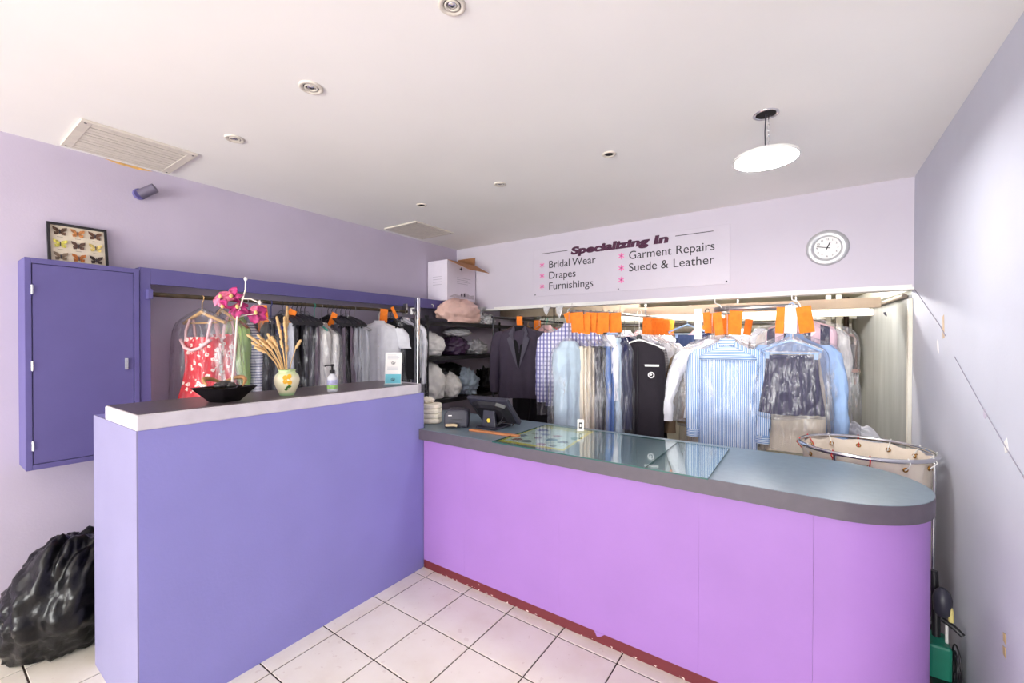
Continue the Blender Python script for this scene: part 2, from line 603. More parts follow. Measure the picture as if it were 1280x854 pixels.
rc = thing('service_counter', 'orchid purple service counter with rounded right end and oxblood kickboard', 'counter', (0, 0, 0))
xs = [-2.205, -1.83, -1.13, -0.40, 0.03]
for a, b in zip(xs[:-1], xs[1:]):
    MB().box(a + .0002, b - .0002, 2.095, 2.12, 0.058, 0.912).build('front_panel', M_orch, rc)
_e = MB().prism(stadium(0.0306, 2.095, 2.725, 0.108, 64), 0.058, 0.912)
_e.build('rounded_end', M_orch, rc, auto=30)
MB().box(-2.205, 0.03, 2.12, 2.70, 0.06, 0.912).box(-2.62, -2.205, 2.13, 2.70, 0.0, 0.912).build('carcass', M_orch, rc)
MB().prism(stadium(-2.205, 2.0985, 2.72, 0.108, 64), 0.0, 0.058).build('kickboard', M_kick, rc, auto=30)
MB().prism([(-.02, -.001), (.035, -.001), (.012, -.02), (-.006, -.026)], 0, .004, Matrix.Translation((-.895, 2.0985, .058)) @ Matrix.Rotation(R(90), 4, 'X')).build('torn_laminate', M_orch, rc)
ct = thing('service_countertop', 'dark grey laminate countertop with rounded end on the orchid counter', 'countertop', (0, 0, 0.9125))
def slab_outline(e):
    return [(-2.62, 2.745 - e), (-2.62, 2.112), (-2.2045, 2.112)] + stadium(-2.2045, 2.05 + e, 2.745 - e, 0.086, 64)[1:]


for z0, z1, e, nm, m in ((0, .0715, 0, 'slab', M_slabe), (.0715, .0735, .002, 'top_laminate', M_slab)):
    _e = MB().prism(slab_outline(e), z0, z1)
    _e.build(nm, m, ct, auto=30)
ZT = 0.986

# ------------------------------------------------------------------ ceiling fittings
M_vent = mat('aged cream grille', (216, 208, 196), 0.6, 0, 0.05, 20)


def grille(label, x0, x1, y0, y1, slats):
    g = thing('ceiling_grille', label, 'vent', ((x0 + x1) / 2, (y0 + y1) / 2, ZC))
    a, b, w = (x1 - x0) / 2, (y1 - y0) / 2, .045
    fr = MB().box(-a, a, -b, -b + w, -.014, 0).box(-a, a, b - w, b, -.014, 0).box(-a, -a + w * .6, -b + w, b - w, -.014, 0).box(a - w * .6, a, -b + w, b - w, -.014, 0)
    fr.build('frame', M_vent, g, bevel=.002)
    MB().box(-a + .02, a - .02, -b + .03, b - .03, -.0088, 0).build('backing', M_shadow, g)
    n = slats
    for k in range(n):
        x = -a + w * .6 + (k + .5) * (2 * a - 1.2 * w) / n
        sw = (2 * a - 1.2 * w) / n * (.38 if k % 3 else .31)
        T = Matrix.Translation((x, 0, -.0108)) @ Matrix.Rotation(R(-4), 4, 'Y')
        MB().box(-sw, sw, -b + w, b - w, -.0015, .0015, T).build('slat', M_vent, g)
    for sx in (-1, 1):
        for sy in (-1, 1):
            MB().lathe([(.006, -.016), (.006, -.013)], 8, (sx * (a - .02), sy * (b - .02), 0)).build('screw', M_dark, g)
    return g


grille('large cream return-air grille on the ceiling above the wall tube, at upper left', -3.55, -3.06, 0.535, 1.045, 10)
grille('smaller-looking cream ceiling grille near the bulkhead above the carton', -3.52, -3.05, 2.80, 3.32, 10)


def downlight(x, y, r, label, lamp=True):
    d = thing('downlight', label, 'light', (x, y, ZC))
    MB().lathe([(r, 0), (r, -.004), (r * .9, -.008), (r * .68, -.006), (r * .64, 0)], 28, cap=(False, False)).build('trim_ring', M_vent, d)
    MB().lathe([(r * .62, -.001), (r * .62, -.0015)], 24).build('recess', M_shadow, d)
    if lamp:
        MB().lathe([(r * .56, -.001), (r * .56, -.006), (r * .40, -.005), (r * .38, -.001)], 24, cap=(False, False)).build('gimbal_ring', M_vent, d)
        MB().lathe([(r * .33, -.001), (r * .33, -.004), (r * .1, -.006)], 20).build('lamp', M_chrome, d)


downlight(-0.994, 1.074, .047, 'cream gimbal downlight cut by the top edge of the picture')
downlight(-1.838, 1.061, .052, 'cream gimbal downlight standing alone on the ceiling right of the large grille')
downlight(-2.659, 1.083, .050, 'small round downlight nearest the large ceiling grille')
downlight(-1.835, 2.492, .045, 'small round downlight above the left end of the lettered sign')
downlight(-2.658, 2.501, .042, 'empty dark downlight hole next to the far ceiling grille', False)
downlight(-0.993, 2.470, .042, 'empty black downlight hole between lettered sign and hanging lamp', False)

pl = thing('pendant_lamp', 'round white LED panel lamp hung on chain from a hole in ceiling', 'light', (-0.172, 2.482, ZC))
MB().lathe([(.058, 0), (.058, -.004), (.050, -.006), (.046, 0)], 28, cap=(False, False)).build('ceiling_ring', M_chrome, pl)
MB().lathe([(.045, -.001), (.045, -.0015)], 24).build('ceiling_hole', M_shadow, pl)
MB().tube([(0, 0, 0), (-.004, .003, -.09), (0, 0, -.212)], .003, 6).build('cord', M_dark, pl)
ch = MB()
for k in range(7):
    z = -.012 - k * .029
    a = R(90 * (k % 2))
    ch.tube([(.012 + .006 * math.cos(t) * math.cos(a), .006 * math.cos(t) * math.sin(a), z + .017 * math.sin(t)) for t in [q * math.pi / 5 for q in range(10)]], .0016, 5, True)
ch.build('chain', M_chrome, pl)
MB().lathe([(.02, -.208), (.143, -.212), (.146, -.218), (.146, -.226), (.141, -.229)], 48).build('lamp_housing', M_white, pl)
MB().lathe([(.139, -.2285), (.139, -.231)], 48).build('diffuser', glow('led panel glow', (1, 1, 0.98), 66), pl)

# ------------------------------------------------------------------ bulkhead sign, lettering and clock
M_ink = mat('dark plum lettering', (74, 22, 58), 0.6, 0, 0)
M_inkb = mat('blackish lettering', (38, 34, 42), 0.6, 0, 0)
M_pink = mat('pink lettering', (240, 120, 182), 0.6, 0, 0)


def text_mesh(name, body, size, m, parent, loc, width=None, bold=0.0, shear=0.0, depth=.0008, rot=(R(90), 0, 0), align='LEFT'):
    cu = bpy.data.curves.new(name, 'FONT')
    cu.body, cu.size, cu.shear, cu.extrude, cu.align_x = body, size, shear, depth, align
    cu.bevel_depth, cu.bevel_resolution = bold, 1
    o = bpy.data.objects.new(name, cu)
    COL.objects.link(o)
    bpy.context.view_layer.update()
    me = bpy.data.meshes.new_from_object(o.evaluated_get(bpy.context.evaluated_depsgraph_get()))
    bpy.data.objects.remove(o)
    me.name = name
    me.materials.clear()
    me.materials.append(m)
    ob = bpy.data.objects.new(name, me)
    COL.objects.link(ob)
    ob.parent = parent
    ob.location = loc
    ob.rotation_euler = rot
    if width:
        xsv = [v.co.x for v in me.vertices]
        w = max(xsv) - min(xsv)
        ob.scale.x = width / w
    return ob


sg = thing('service_sign', 'pale acrylic sign on the bulkhead headed Specializing In', 'sign', (-1.506, YB - .0005, 2.338))
MB().box(-.976, .976, -.006, 0, -.253, .253).build('backing_sheet', mat('pale sign acrylic', (203, 196, 208), 0.3, 0, 0.01), sg, bevel=.002)
ox, oz = 1.506, -2.338
def words(name, body, size, m, parent, x, y, z, width, bold=0.0, shear=0.0):
    def span(t):
        o = text_mesh('probe', t, size, m, None, (0, 0, 0), None, bold, shear)
        xv = [v.co.x for v in o.data.vertices]
        bpy.data.objects.remove(o)
        return max(xv) - min(xv)
    full = span(body)
    k = width / full
    done = ''
    for w in body.split():
        end = span(done + w)
        me_w = span(w)
        o = text_mesh(name, w, size, m, parent, (x + (end - me_w) * k, y, z), None, bold, shear)
        o.scale.x = k
        done += w + ' '


words('heading_lettering', 'Specializing In', .100, M_ink, sg, -2.02 + ox, -.0066, 2.503 + oz, .985, .0058, .12)
for (x, z, s, w) in ((-2.289, 2.385, 'Bridal Wear', .546), (-2.289, 2.268, 'Drapes', .315), (-2.289, 2.153, 'Furnishings', .51), (-1.405, 2.385, 'Garment Repairs', .747), (-1.405, 2.268, 'Suede & Leather', .747)):
    words('lettering', s, .110, M_inkb, sg, x + ox, -.0066, z + oz, w)
for x in (-2.369, -1.477):
    for z in (2.425, 2.308, 2.192):
        a = MB()
        for k in range(3):
            T = Matrix.Translation((x + ox, -.0064, z + oz)) @ Matrix.Rotation(R(60 * k + 30), 4, 'Y')
            a.box(-.031, .031, -.0012, .0008, -.005, .005, T)
        a.build('asterisk', M_pink, sg)
for x0, x1 in ((-2.37, -2.06), (-.975, -.66)):
    MB().box(x0 + ox, x1 + ox, -.0072, -.0058, 2.548 + oz - .003, 2.548 + oz + .003).build('rule_line', M_inkb, sg)
for x in (-.95, 0.0, .95):
    MB().lathe([(.007, 0), (.007, .003), (.003, .005)], 10, (x, -.006, -.232), Matrix.Rotation(R(90), 3, 'X')).build('screw', M_dark, sg)

ck = thing('wall_clock', 'round silver-rimmed wall clock on the bulkhead right of the sign', 'clock', (0.128, YB, 2.306))
RX = Matrix.Rotation(R(90), 3, 'X')
MB().lathe([(.128, 0), (.132, .012), (.128, .024), (.086, .018), (.082, .012)], 48, M=RX, cap=(True, False)).build('rim', mat('brushed silver', (205, 206, 208), 0.35, 0.55, 0.05, 30), ck)
MB().lathe([(.084, .010), (.084, .0125)], 40, M=RX).build('dial', mat('clock dial', (236, 234, 232), 0.6, 0, 0), ck)
for h in range(1, 13):
    a = R(90 - 30 * h)
    text_mesh('numeral', str(h), .020, M_dark, ck, (.064 * math.cos(a), -.0129, .064 * math.sin(a) - .007), None, 0, 0, .0003, align='CENTER')
for nm, ang, ln, w in (('hour_hand', 90 - 30 * 12.78, .044, .0034), ('minute_hand', 90 - 6 * 47, .066, .0024)):
    T = Matrix.Rotation(-R(ang), 4, 'Y')
    MB().box(-.018, ln, -.0155 if nm == 'hour_hand' else -.0165, -.0145 if nm == 'hour_hand' else -.0155, -w, w, T).build(nm, M_black, ck)
MB().lathe([(.005, .012), (.005, .018)], 10, M=RX).build('hub', M_black, ck)

# ------------------------------------------------------------------ left wall: cabinet, butterfly frame, wall tube
cb = thing('wall_cabinet', 'tall violet wall cabinet with one door on the left wall', 'cabinet', (XL, 0.377, 0.90))
MB().box(0, .205, 0, .47, 0, 1.14).build('body', M_blue_lit if False else M_cab, cb, bevel=.002)
fr = MB()
for y0, y1, z0, z1 in ((0, .024, 0, 1.14), (.446, .47, 0, 1.14), (.024, .446, 0, .028), (.024, .446, 1.112, 1.14)):
    fr.box(.205, .222, y0, y1, z0, z1)
fr.build('face_frame', M_cab, cb, bevel=.001)
dr = MB().box(.206, .219, .0275, .443, .031, 1.109).build('door', M_cab, cb, bevel=.0015)
for z in (.13, .56, .97):
    MB().box(.2185, .2235, .019, .031, z - .025, z + .025).tube([(.2235, .0265, z - .025), (.2235, .0265, z + .025)], .0035, 6).build('hinge', M_chrome, dr)
MB().box(.219, .226, .405, .415, .52, .59).box(.226, .231, .398, .415, .52, .59).build('handle', M_chrome, dr, bevel=.001)

bf = thing('butterfly_frame', 'black framed case of nine mounted butterflies leaning above the violet cabinet', 'picture', (XL + .055, .484, 2.0405))
T = Matrix.Rotation(R(-11), 4, 'Y')
fm = MB()
for y0, y1, z0, z1 in ((0, .012, 0, .245), (.243, .255, 0, .245), (.012, .243, 0, .012), (.012, .243, .233, .245)):
    fm.box(0, .022, y0, y1, z0, z1, T)
fm.build('frame', M_black, bf)
MB().box(.001, .010, .01, .245, .01, .235, T).build('mount_board', mat('parchment board', (220, 208, 186), 0.8, 0, 0.04, 30), bf)
bcol = [(92, 66, 50), (196, 132, 76), (110, 76, 58), (226, 214, 96), (98, 72, 60), (226, 200, 118), (128, 108, 88), (190, 112, 48), (72, 56, 52)]
for k in range(9):
    cy_, cz_ = .052 + (k % 3) * .075, .196 - (k // 3) * .076
    m = mat('butterfly wing tone %d' % k, bcol[k], 0.8, 0, 0.35, 90)
    b = MB()
    for s in (-1, 1):
        for pts in ([(0, .002), (.010, .020), (.030, .026), (.028, .010), (.012, -.004)], [(0, 0), (.012, -.004), (.024, -.004), (.022, -.022), (.008, -.020)]):
            n = len(pts)
            front = [T @ Vector((.013 + abs(y) * .12, cy_ + s * y, cz_ + z)) for y, z in pts]
            back = [p - T.to_3x3() @ Vector((.0015, 0, 0)) for p in front]
            b.add(front + back, [tuple(range(n)), tuple(range(2 * n - 1, n - 1, -1))] + [(i, n + i, n + (i + 1) % n, (i + 1) % n) for i in range(n)])
    w = b.build('butterfly', m, bf)
    MB().tube([T @ Vector((.014, cy_, cz_ - .014)), T @ Vector((.014, cy_, cz_ + .012))], .0022, 6).build('insect_body', M_dark, w)
    MB().box(.0102, .0106, cy_ - .012, cy_ + .012, cz_ - .034, cz_ - .031, T).build('caption_strip', mat('faded ink', (150, 136, 118), 0.9, 0, 0), bf)

wt = thing('wall_spotlight', 'violet-grey tube fitting on a round base high on the left wall', 'light', (XL, .905, 2.562))
RY = Matrix.Rotation(R(90), 3, 'Y')
MB().lathe([(.036, 0), (.036, .010), (.030, .015)], 20, M=RY).build('base', M_cab, wt)
q = Vector((.055, .075, .060))
MB().tube([q * .12 + Vector((.012, -.01, -.012)), q * .6 + Vector((.012, -.01, -.012)), q + Vector((.014, -.01, -.012))], .030, 18).build('tube', mat('grey violet metal', (104, 96, 116), 0.5), wt)

st = MB()
st.prism([(0, 0), (.06, -.012), (.17, -.016), (.24, -.004), (.2, 0)], 0, .0012, Matrix.Translation((XL + .0003, .735, 2.738)) @ Matrix.Rotation(R(90), 4, 'Z') @ Matrix.Rotation(R(90), 4, 'X'))
tag(st.build('paint_patch', mat('ochre stain', (222, 178, 106), 0.8, 0, 0.2, 40)), 'ochre water stain on the left wall just under the large grille', 'stain')

# ------------------------------------------------------------------ left wall: violet clothes frame and rail
XF = XL + .2
gf = thing('clothes_frame', 'violet timber clothes frame along left wall with brown hanging pipe', 'clothes rack', (XL, .85, 0))
MB().box(.0, .215, .0, .055, 0, 2.055).build('upright', M_cab, gf, bevel=.002)
MB().box(.195, .215, .055, 2.95, 1.955, 2.056).build('front_beam', M_cab, gf, bevel=.002)
MB().box(.0, .195, .055, 3.14, 2.03, 2.055).build('top_board', M_cab, gf)
MB().box(.195, .215, 2.9505, 3.14, 1.955, 2.056).build('beam_extension', M_cab, gf, bevel=.002)
MB().tube([(.216, 2.50, 2.0), (.235, 2.50, 2.0), (.24, 2.505, 1.985), (.235, 2.51, 1.97)], .004, 6).build('hook', M_white, gf)
RAILX, RAILZ = XL + .25, 1.888
MB().tube([(.25, .05, RAILZ), (.25, 2.12, RAILZ + .01)], .0145, 12).build('hanging_pipe', M_bronze, gf)
MB().box(.215, .268, .03, .052, RAILZ - .03, RAILZ + .03).build('pipe_bracket', M_cab, gf)
MB().box(.195, .255, 2.10, 2.125, RAILZ - .02, RAILZ + .09).build('pipe_bracket', M_steel, gf)

# chrome slotted post in front of the shelving
ps = thing('slotted_post', 'shiny chrome slotted post at the end of the left clothes rail', 'post', (px(521.5, 2.74), 2.74, 0))
MB().box(-.024, .024, -.016, .016, 0, 2.0).build('post', M_chrome, ps, bevel=.004)
sl = MB()
for k in range(22):
    sl.box(.004, .009, -.0168, -.0158, .55 + k * .065, .59 + k * .065)
sl.build('slots', M_shadow, ps)
for dx in (-.03, -.045):
    MB().tube([(-.02, -.018, 1.90), (dx - .01, -.03, 1.90), (dx - .012, -.03, 1.86), (dx + .0, -.03, 1.845), (dx + .008, -.03, 1.87)], .0045, 6).build('hook', M_white, ps)
MB().tube([(.0, -.02, 1.83), (.004, -.022, 1.70), (.016, -.022, 1.62), (.02, -.022, 1.70), (.008, -.02, 1.80)], .002, 5).build('wire_loop', M_steel, ps)

# ------------------------------------------------------------------ garments
RX_ = {}


def hanger_mesh(mb, kind, w, drop=0.0):
    h = w / 2
    e = drop
    hook = [(-.018, 0, -.012 + e), (-.016, 0, .006 + e), (-.006, 0, .017 + e), (.006, 0, .017 + e), (.016, 0, .006 + e), (.014, 0, -.014 + e), (0, 0, -.030 + e), (0, 0, -.075)]
    if kind == 'wire':
        mb.tube(hook, .0024, 5)
        mb.tube([(0, 0, -.075), (h, 0, -.155), (h - .01, 0, -.165), (-h + .01, 0, -.165), (-h, 0, -.155), (0, 0, -.075)], .0024, 5)
    elif kind == 'wood':
        mb.tube(hook, .0028, 5)
        mb.tube([(-h, .012, -.150), (-h * .5, 0, -.112), (0, -.004, -.075), (h * .5, 0, -.112), (h, .012, -.150)], [.010, .011, .013, .011, .010], 8)
        mb.tube([(-h * .7, 0, -.150), (h * .7, 0, -.150)], .005, 6)
    elif kind == 'suit':                      # broad contoured black hanger
        mb.tube(hook, .003, 6)
        rs = []
        for x, z, hh, d in ((-h, -.150, .030, .032), (-h * .8, -.122, .036, .030), (-h * .35, -.090, .026, .016), (0, -.072, .022, .012), (h * .35, -.090, .026, .016), (h * .8, -.122, .036, .030), (h, -.150, .030, .032)):
            rs.append([(x, d * math.cos(t), z + hh * .5 * math.sin(t) - hh * .3) for t in [q * math.pi / 4 for q in range(8)]])
        mb.rings(rs)
        mb.tube([(-h * .86, 0, -.150), (-h * .8, 0, -.178), (h * .8, 0, -.178), (h * .86, 0, -.150)], .007, 6)
    else:                                     # moulded plastic
        mb.tube(hook, .0035, 6)
        mb.tube([(-h, 0, -.145), (-h * .5, 0, -.105), (0, 0, -.072), (h * .5, 0, -.105), (h, 0, -.145)], .008, 6)
        mb.tube([(-h, 0, -.145), (-h + .02, 0, -.162), (h - .02, 0, -.162), (h, 0, -.145)], .006, 6)
    return mb


HM = {}


def add_hanger(g, kind, w, m, drop=0.0):
    key = (kind, round(w, 3), round(drop, 3))
    if key not in HM:
        o = hanger_mesh(MB(), kind, w, drop).build('hanger', m, g)
        HM[key] = o
        return o
    o = HM[key].copy()
    o.data = o.data.copy() if o.data.materials[0] != m else o.data
    o.data.materials[0] = m
    o.parent = g
    COL.objects.link(o)
    return o


def add_tag(g, m=None, x=.0, z=-.015, ang=0.0, w=.075, h=.135, y=-.03, turn=0.0):
    mb = MB()
    T = Matrix.Translation((x, y, z)) @ Matrix.Rotation(turn, 4, 'Z') @ Matrix.Rotation(ang, 4, 'Y') @ Matrix.Rotation(R(8), 4, 'X')
    n = 5
    fr, bk = [], []
    for k in range(n):
        zz = -h * k / (n - 1)
        yy = -.010 * math.sin(k / (n - 1) * 3.0 + x * 20)
        for xx in (-w / 2, w / 2):
            fr.append(T @ Vector((xx, yy, zz)))
            bk.append(T @ Vector((xx, yy + .0012, zz)))
    f = []
    for k in range(n - 1):
        a = 2 * k
        f.append((a, a + 1, a + 3, a + 2))
        b = a + 2 * n
        f.append((b + 1, b, b + 2, b + 3))
        f.append((a, a + 2, b + 2, b))
        f.append((a + 1, b + 1, b + 3, a + 3))
    mb.add(fr + bk, f)
    return mb.build('tag', m or M_tagO, g)


def add_film(g, hw, length, seed, m=None, top=-.05, d=.065, flare=1.1, xc=0.0):
    keys = [(top, .018, .012, 0), (top - .04, hw * .45, .03, 0), (top - .10, hw * .92, d * .7, xc * .3), (top - .16, hw, d, xc * .5), (-length * .6, hw * (1 + flare) / 2, d * 1.1, xc), (-length, hw * flare, d * 1.15, xc)]
    mb = MB()
    sheath(mb, keys, 30, 44, .010, 8, seed, crease=.035, hem=.015)
    return mb.build('plastic_cover', m or M_film, g)


def garment(kind, label, cat, loc, m, rz=0.0, group=None, hw=.21, length=.74, hang='wire', hmat=None, film=None, tags=(), seed=None, sleeves='long', m2=None, d=.05, back=False, spread=0.0, fold=.010, fhw=None, flen=None, sleeve_len=.52, drop=0.0, tagturn=None, m3=None):
    seed = rnd.randrange(9999) if seed is None else seed
    g = thing(kind, label, cat, (loc[0], loc[1], loc[2] - drop), rz, group)
    hm = hmat or M_steel
    m2 = m2 or m
    if kind in ('shirt', 'jacket', 'coat', 'blouse'):
        add_hanger(g, hang, min(.40, hw * 1.85), hm, drop)
        jk = kind in ('jacket', 'coat')
        dd = d * (1.25 if jk else 1)
        keys = [(-.080, .052, .040), (-.098, .075, .045), (-.125, hw * .62, dd * .8), (-.155, hw * .95, dd), (-.20, hw * 1.0, dd * 1.15), (-.40, hw * .95, dd * 1.1), (-.60, hw * .93, dd * 1.05), (-.09 - length, hw * (1.02 if jk else .98), dd)]
        sheath(MB(), keys, 30, 48, fold, 8, seed, crease=.024, hem=.010).build('body', m, g)
        for s in (-1, 1):
            if sleeves == 'long':
                k2 = [(-.140, .040, dd * .7, s * hw * .86), (-.19, .062, dd * .95, s * hw * .99), (-.34, .058, dd * .9, s * (hw * 1.10 + spread * .4), -.008), (-.15 - sleeve_len * .8, .048, dd * .75, s * (hw * 1.13 + spread), -.018), (-.15 - sleeve_len, .046, dd * .7, s * (hw * 1.12 + spread), -.022)]
                sheath(MB(), k2, 22, 24, .007, 6, seed + 11 + s, crease=.026, power=.9).build('sleeve', m, g)
                if not jk:
                    zc_ = -.15 - sleeve_len
                    k3 = [(zc_ + .005, .047, dd * .72, s * (hw * 1.12 + spread), -.022), (zc_ - .055, .044, dd * .66, s * (hw * 1.12 + spread), -.022)]
                    sheath(MB(), k3, 4, 20, .001, 3, seed, power=.9).build('cuff', m2, g)
            elif sleeves == 'short':
                k2 = [(-.135, .045, dd * .7, s * hw * .84), (-.19, .075, dd * .95, s * hw * 1.0), (-.33, .085, dd * .95, s * hw * 1.22)]
                sheath(MB(), k2, 10, 20, .004, 5, seed + 11 + s, crease=.008, power=.9).build('sleeve', m, g)
        if jk and hw > .16:
            for s in (-1, 1):
                y = -dd * 1.28
                pts = [(s * .004, -.52), (s * .085, -.30), (s * .112, -.215), (s * .082, -.188), (s * .098, -.165), (s * .055, -.082), (s * .036, -.12), (s * .046, -.25)]
                n = len(pts)
                mb = MB()
                fr = [(x, y * (.35 if z > -.1 else .75 if z > -.15 else 1.0) - .004, z) for x, z in pts]
                bk = [(x, yy + .006, z) for x, yy, z in fr]
                mb.add(fr + bk, [tuple(range(n)), tuple(range(2 * n - 1, n - 1, -1))] + [(i, (i + 1) % n, n + (i + 1) % n, n + i) for i in range(n)])
                mb.build('lapel', m3 or m, g)
            mb = MB()
            fr = [(-.050, -dd * .66, -.09), (.050, -dd * .66, -.09), (.050, -dd * 1.24, -.26), (.004, -dd * 1.28, -.50), (-.004, -dd * 1.28, -.50), (-.050, -dd * 1.24, -.26)]
            mb.add(fr + [(x, y + .004, z) for x, y, z in fr], [tuple(range(6)), (11, 10, 9, 8, 7, 6)])
            mb.build('lining', m2, g)
        elif not jk:
            sheath(MB(), [(-.062, .050, .036), (-.078, .056, .042), (-.108, .066, .055)], 5, 24, .001, 3, seed).build('collar', m2, g)
            if back:
                mb = MB()
                nx = 9
                fr, bk = [], []
                for r_, (z, w) in enumerate(((-.112, .50), (-.150, .88), (-.215, .95))):
                    for i in range(nx):
                        xn = -1 + 2 * i / (nx - 1)
                        z2 = z - (abs(xn) ** 1.5) * (.036 if r_ < 2 else .0)
                        yy = -(dd * (1.05, 1.15, 1.28)[r_]) * (1 - .38 * abs(xn) ** 4) - .008
                        fr.append((xn * hw * w, yy, z2))
                f = [(r_ * nx + i, r_ * nx + i + 1, (r_ + 1) * nx + i + 1, (r_ + 1) * nx + i) for r_ in range(2) for i in range(nx - 1)]
                mb.add(fr, [q[::-1] for q in f], True)
                o = mb.build('yoke', m2, g)
                sm = o.modifiers.new('thick', 'SOLIDIFY')
                sm.thickness = .004
            else:
                mb = MB().box(-.014, .014, -dd * 1.22 - .006, -dd * 1.1, -.08 - length, -.135)
                pk = mb.build('placket', m2, g)
                for k in range(5):
                    MB().lathe([(.006, 0), (.006, .002)], 8, (0, -dd * 1.22 - .006, -.2 - k * .11), RX).build('button', M_white, pk)
    elif kind == 'trousers':
        add_hanger(g, hang, min(.40, hw * 2.5), hm, drop)
        keys = [(-.155, hw * .96, .016), (-.168, hw, .024), (-.30, hw * .98, .03), (-.155 - length, hw * .94, .026)]
        sheath(MB(), keys, 18, 30, fold * .6, 5, seed, crease=.010, grow=False).build('leg_panel', m, g)
        keys = [(-.165, hw * .8, .014, .02, .03), (-.155 - length * .93, hw * .8, .02, .025, .035)]
        sheath(MB(), keys, 10, 20, fold * .6, 5, seed + 5, grow=False).build('waist_panel', m2, g)
    elif kind == 'skirt':
        hb = add_hanger(g, 'plastic', .34, hm, drop)
        for s in (-1, 1):
            MB().box(s * hw * .78 - .012, s * hw * .78 + .012, -.022, .022, -.20, -.155).build('clip', hm, g)
        keys = [(-.175, hw * .80, .028), (-.20, hw * .82, .032), (-.40, hw * .95, .045), (-.175 - length, hw * 1.05, .055)]
        sheath(MB(), keys, 22, 72, fold, 16, seed, crease=.006, hem=.006).build('skirt_panel', m, g)
        MB_ = sheath(MB(), [(-.172, hw * .805, .030), (-.197, hw * .825, .035)], 3, 40, .0, 3, seed)
        MB_.build('waistband', m2, g)
    elif kind == 'dress':
        add_hanger(g, hang, .38, hm, drop)
        for s in (-1, 1):
            MB().tube([(s * .10, -.012, -.125), (s * .105, -.034, -.20), (s * .095, -.045, -.30)], .009, 6).build('strap', m2, g)
            MB().tube([(s * .10, .012, -.125), (s * .105, .03, -.26)], .009, 6).build('strap', m2, g)
        keys = [(-.245, .135, .040), (-.30, .150, .055), (-.46, .125, .05), (-.56, .15, .055), (-.80, hw * 1.15, .075), (-.20 - length, hw * 1.45, .09)]
        sheath(MB(), keys, 26, 60, fold * 1.6, 9, seed, crease=.008, hem=.01).build('dress_body', m, g)
        MB().tube([(-.135, -.047, -.262), (-.07, -.068, -.318), (0, -.070, -.335), (.07, -.068, -.318), (.135, -.047, -.262)], .011, 6).build('neck_band', m2, g)
    elif kind == 'suit_bag':
        add_hanger(g, 'wood', .40, hm, drop)
        keys = [(-.085, .028, .02), (-.105, hw * .40, .035), (-.135, hw * .78, .05), (-.175, hw * .97, .06), (-.24, hw, .07), (-.6, hw * .98, .07), (-.09 - length, hw * .97, .06)]
        sheath(MB(), keys, 26, 44, fold, 6, seed, crease=.012).build('body', m, g)
        mb = MB()
        mb.tube([(-.01, -.05, -.12), (-.012, -.071, -.2), (-.012, -.084, -.4), (-.012, -.084, -.6), (-.012, -.076, -.09 - length + .02)], .0045, 6)
        mb.build('zip', M_black, g)
    if film is not None:
        add_film(g, fhw or hw * (1.28 if sleeves == 'long' and kind in ('shirt', 'jacket', 'blouse', 'coat') else 1.12), flen or length + .16, seed + 77, film)
    for tg in tags:
        o = add_tag(g, *tg)
        o.location.z += drop
        if tagturn is not None:
            o.rotation_euler.z = tagturn - rz
    return g


C = {k: cloth(k + ' cloth', v) for k, v in dict(
    white=(238, 238, 244), offwhite=(228, 224, 216), grey=(158, 158, 166), charcoal=(66, 62, 72), black=(24, 22, 26), navy=(38, 40, 72),
    brown=(130, 108, 86), cream=(232, 220, 200), beige=(214, 200, 178), blue=(84, 116, 176), skyblue=(160, 188, 228), paleblue=(188, 206, 220),
    mauve=(120, 104, 118), pink=(230, 190, 192), green=(156, 186, 110), darkgreen=(72, 110, 78), suit=(66, 58, 72), red=(190, 40, 42), teal=(70, 172, 150), lightgrey=(206, 208, 214)).items()}
M_bluestripe = stripe_cloth('blue striped shirting', (226, 236, 248), (112, 152, 206), .0125, .52, 0)
M_bluestripeH = stripe_cloth('blue striped shirting across', (226, 236, 248), (112, 152, 206), .0125, .52, 2)
M_plaid = stripe_cloth('blue plaid shirting', (218, 216, 232), (116, 114, 168), .030, .42, 0, ((84, 80, 140), .036, .40, 2))
M_redfl = flower_cloth('red floral cotton', (204, 28, 44), (246, 226, 214), 27, .33, (214, 60, 60))
M_zig = stripe_cloth('grey zigzag print', (214, 214, 222), (120, 122, 150), .02, .4, 2)
M_navypink = stripe_cloth('navy pleated satin', (38, 36, 66), (52, 46, 78), .03, .3, 0)
M_herring = stripe_cloth('grey herringbone', (150, 148, 152), (112, 110, 118), .012, .5, 0, ((190, 188, 190), .014, .4, 2))

# ---- left rack: everything on the brown pipe, from the near end to the far end
def rack(u):
    return (RAILX, ry(u, RAILX), RAILZ - .003 + .0045 * (ry(u, RAILX) - .9))


GL = 'garments on the left wall rail'
garment('dress', 'red floral strap dress on pale wooden hanger, first on the left rail', 'dress', rack(253), M_redfl, .30, GL, .20, .60, 'wood', M_wood, M_film, m2=C['pink'], fhw=.27, flen=.9, fold=.010, drop=.02)
garment('dress', 'second red floral dress, half hidden behind the orchid stem', 'dress', rack(278), M_redfl, .05, GL, .18, .62, 'wood', M_wood, M_film, m2=C['pink'], fhw=.22, flen=.9)
garment('blouse', 'leafy green blouse in clear film beside the red dresses', 'blouse', rack(296), C['green'], -.05, GL, .17, .70, 'wood', mat('red brown hanger', (140, 76, 44), 0.5), M_film, sleeves='none', drop=.05)
garment('blouse', 'grey zigzag patterned top in clear film next to the green blouse', 'blouse', rack(309), M_zig, .1, GL, .17, .74, 'wire', M_steel, M_film, sleeves='none', drop=.10, tags=((M_tagO, .10, -.03, -.05, .075, .20),), tagturn=.9)
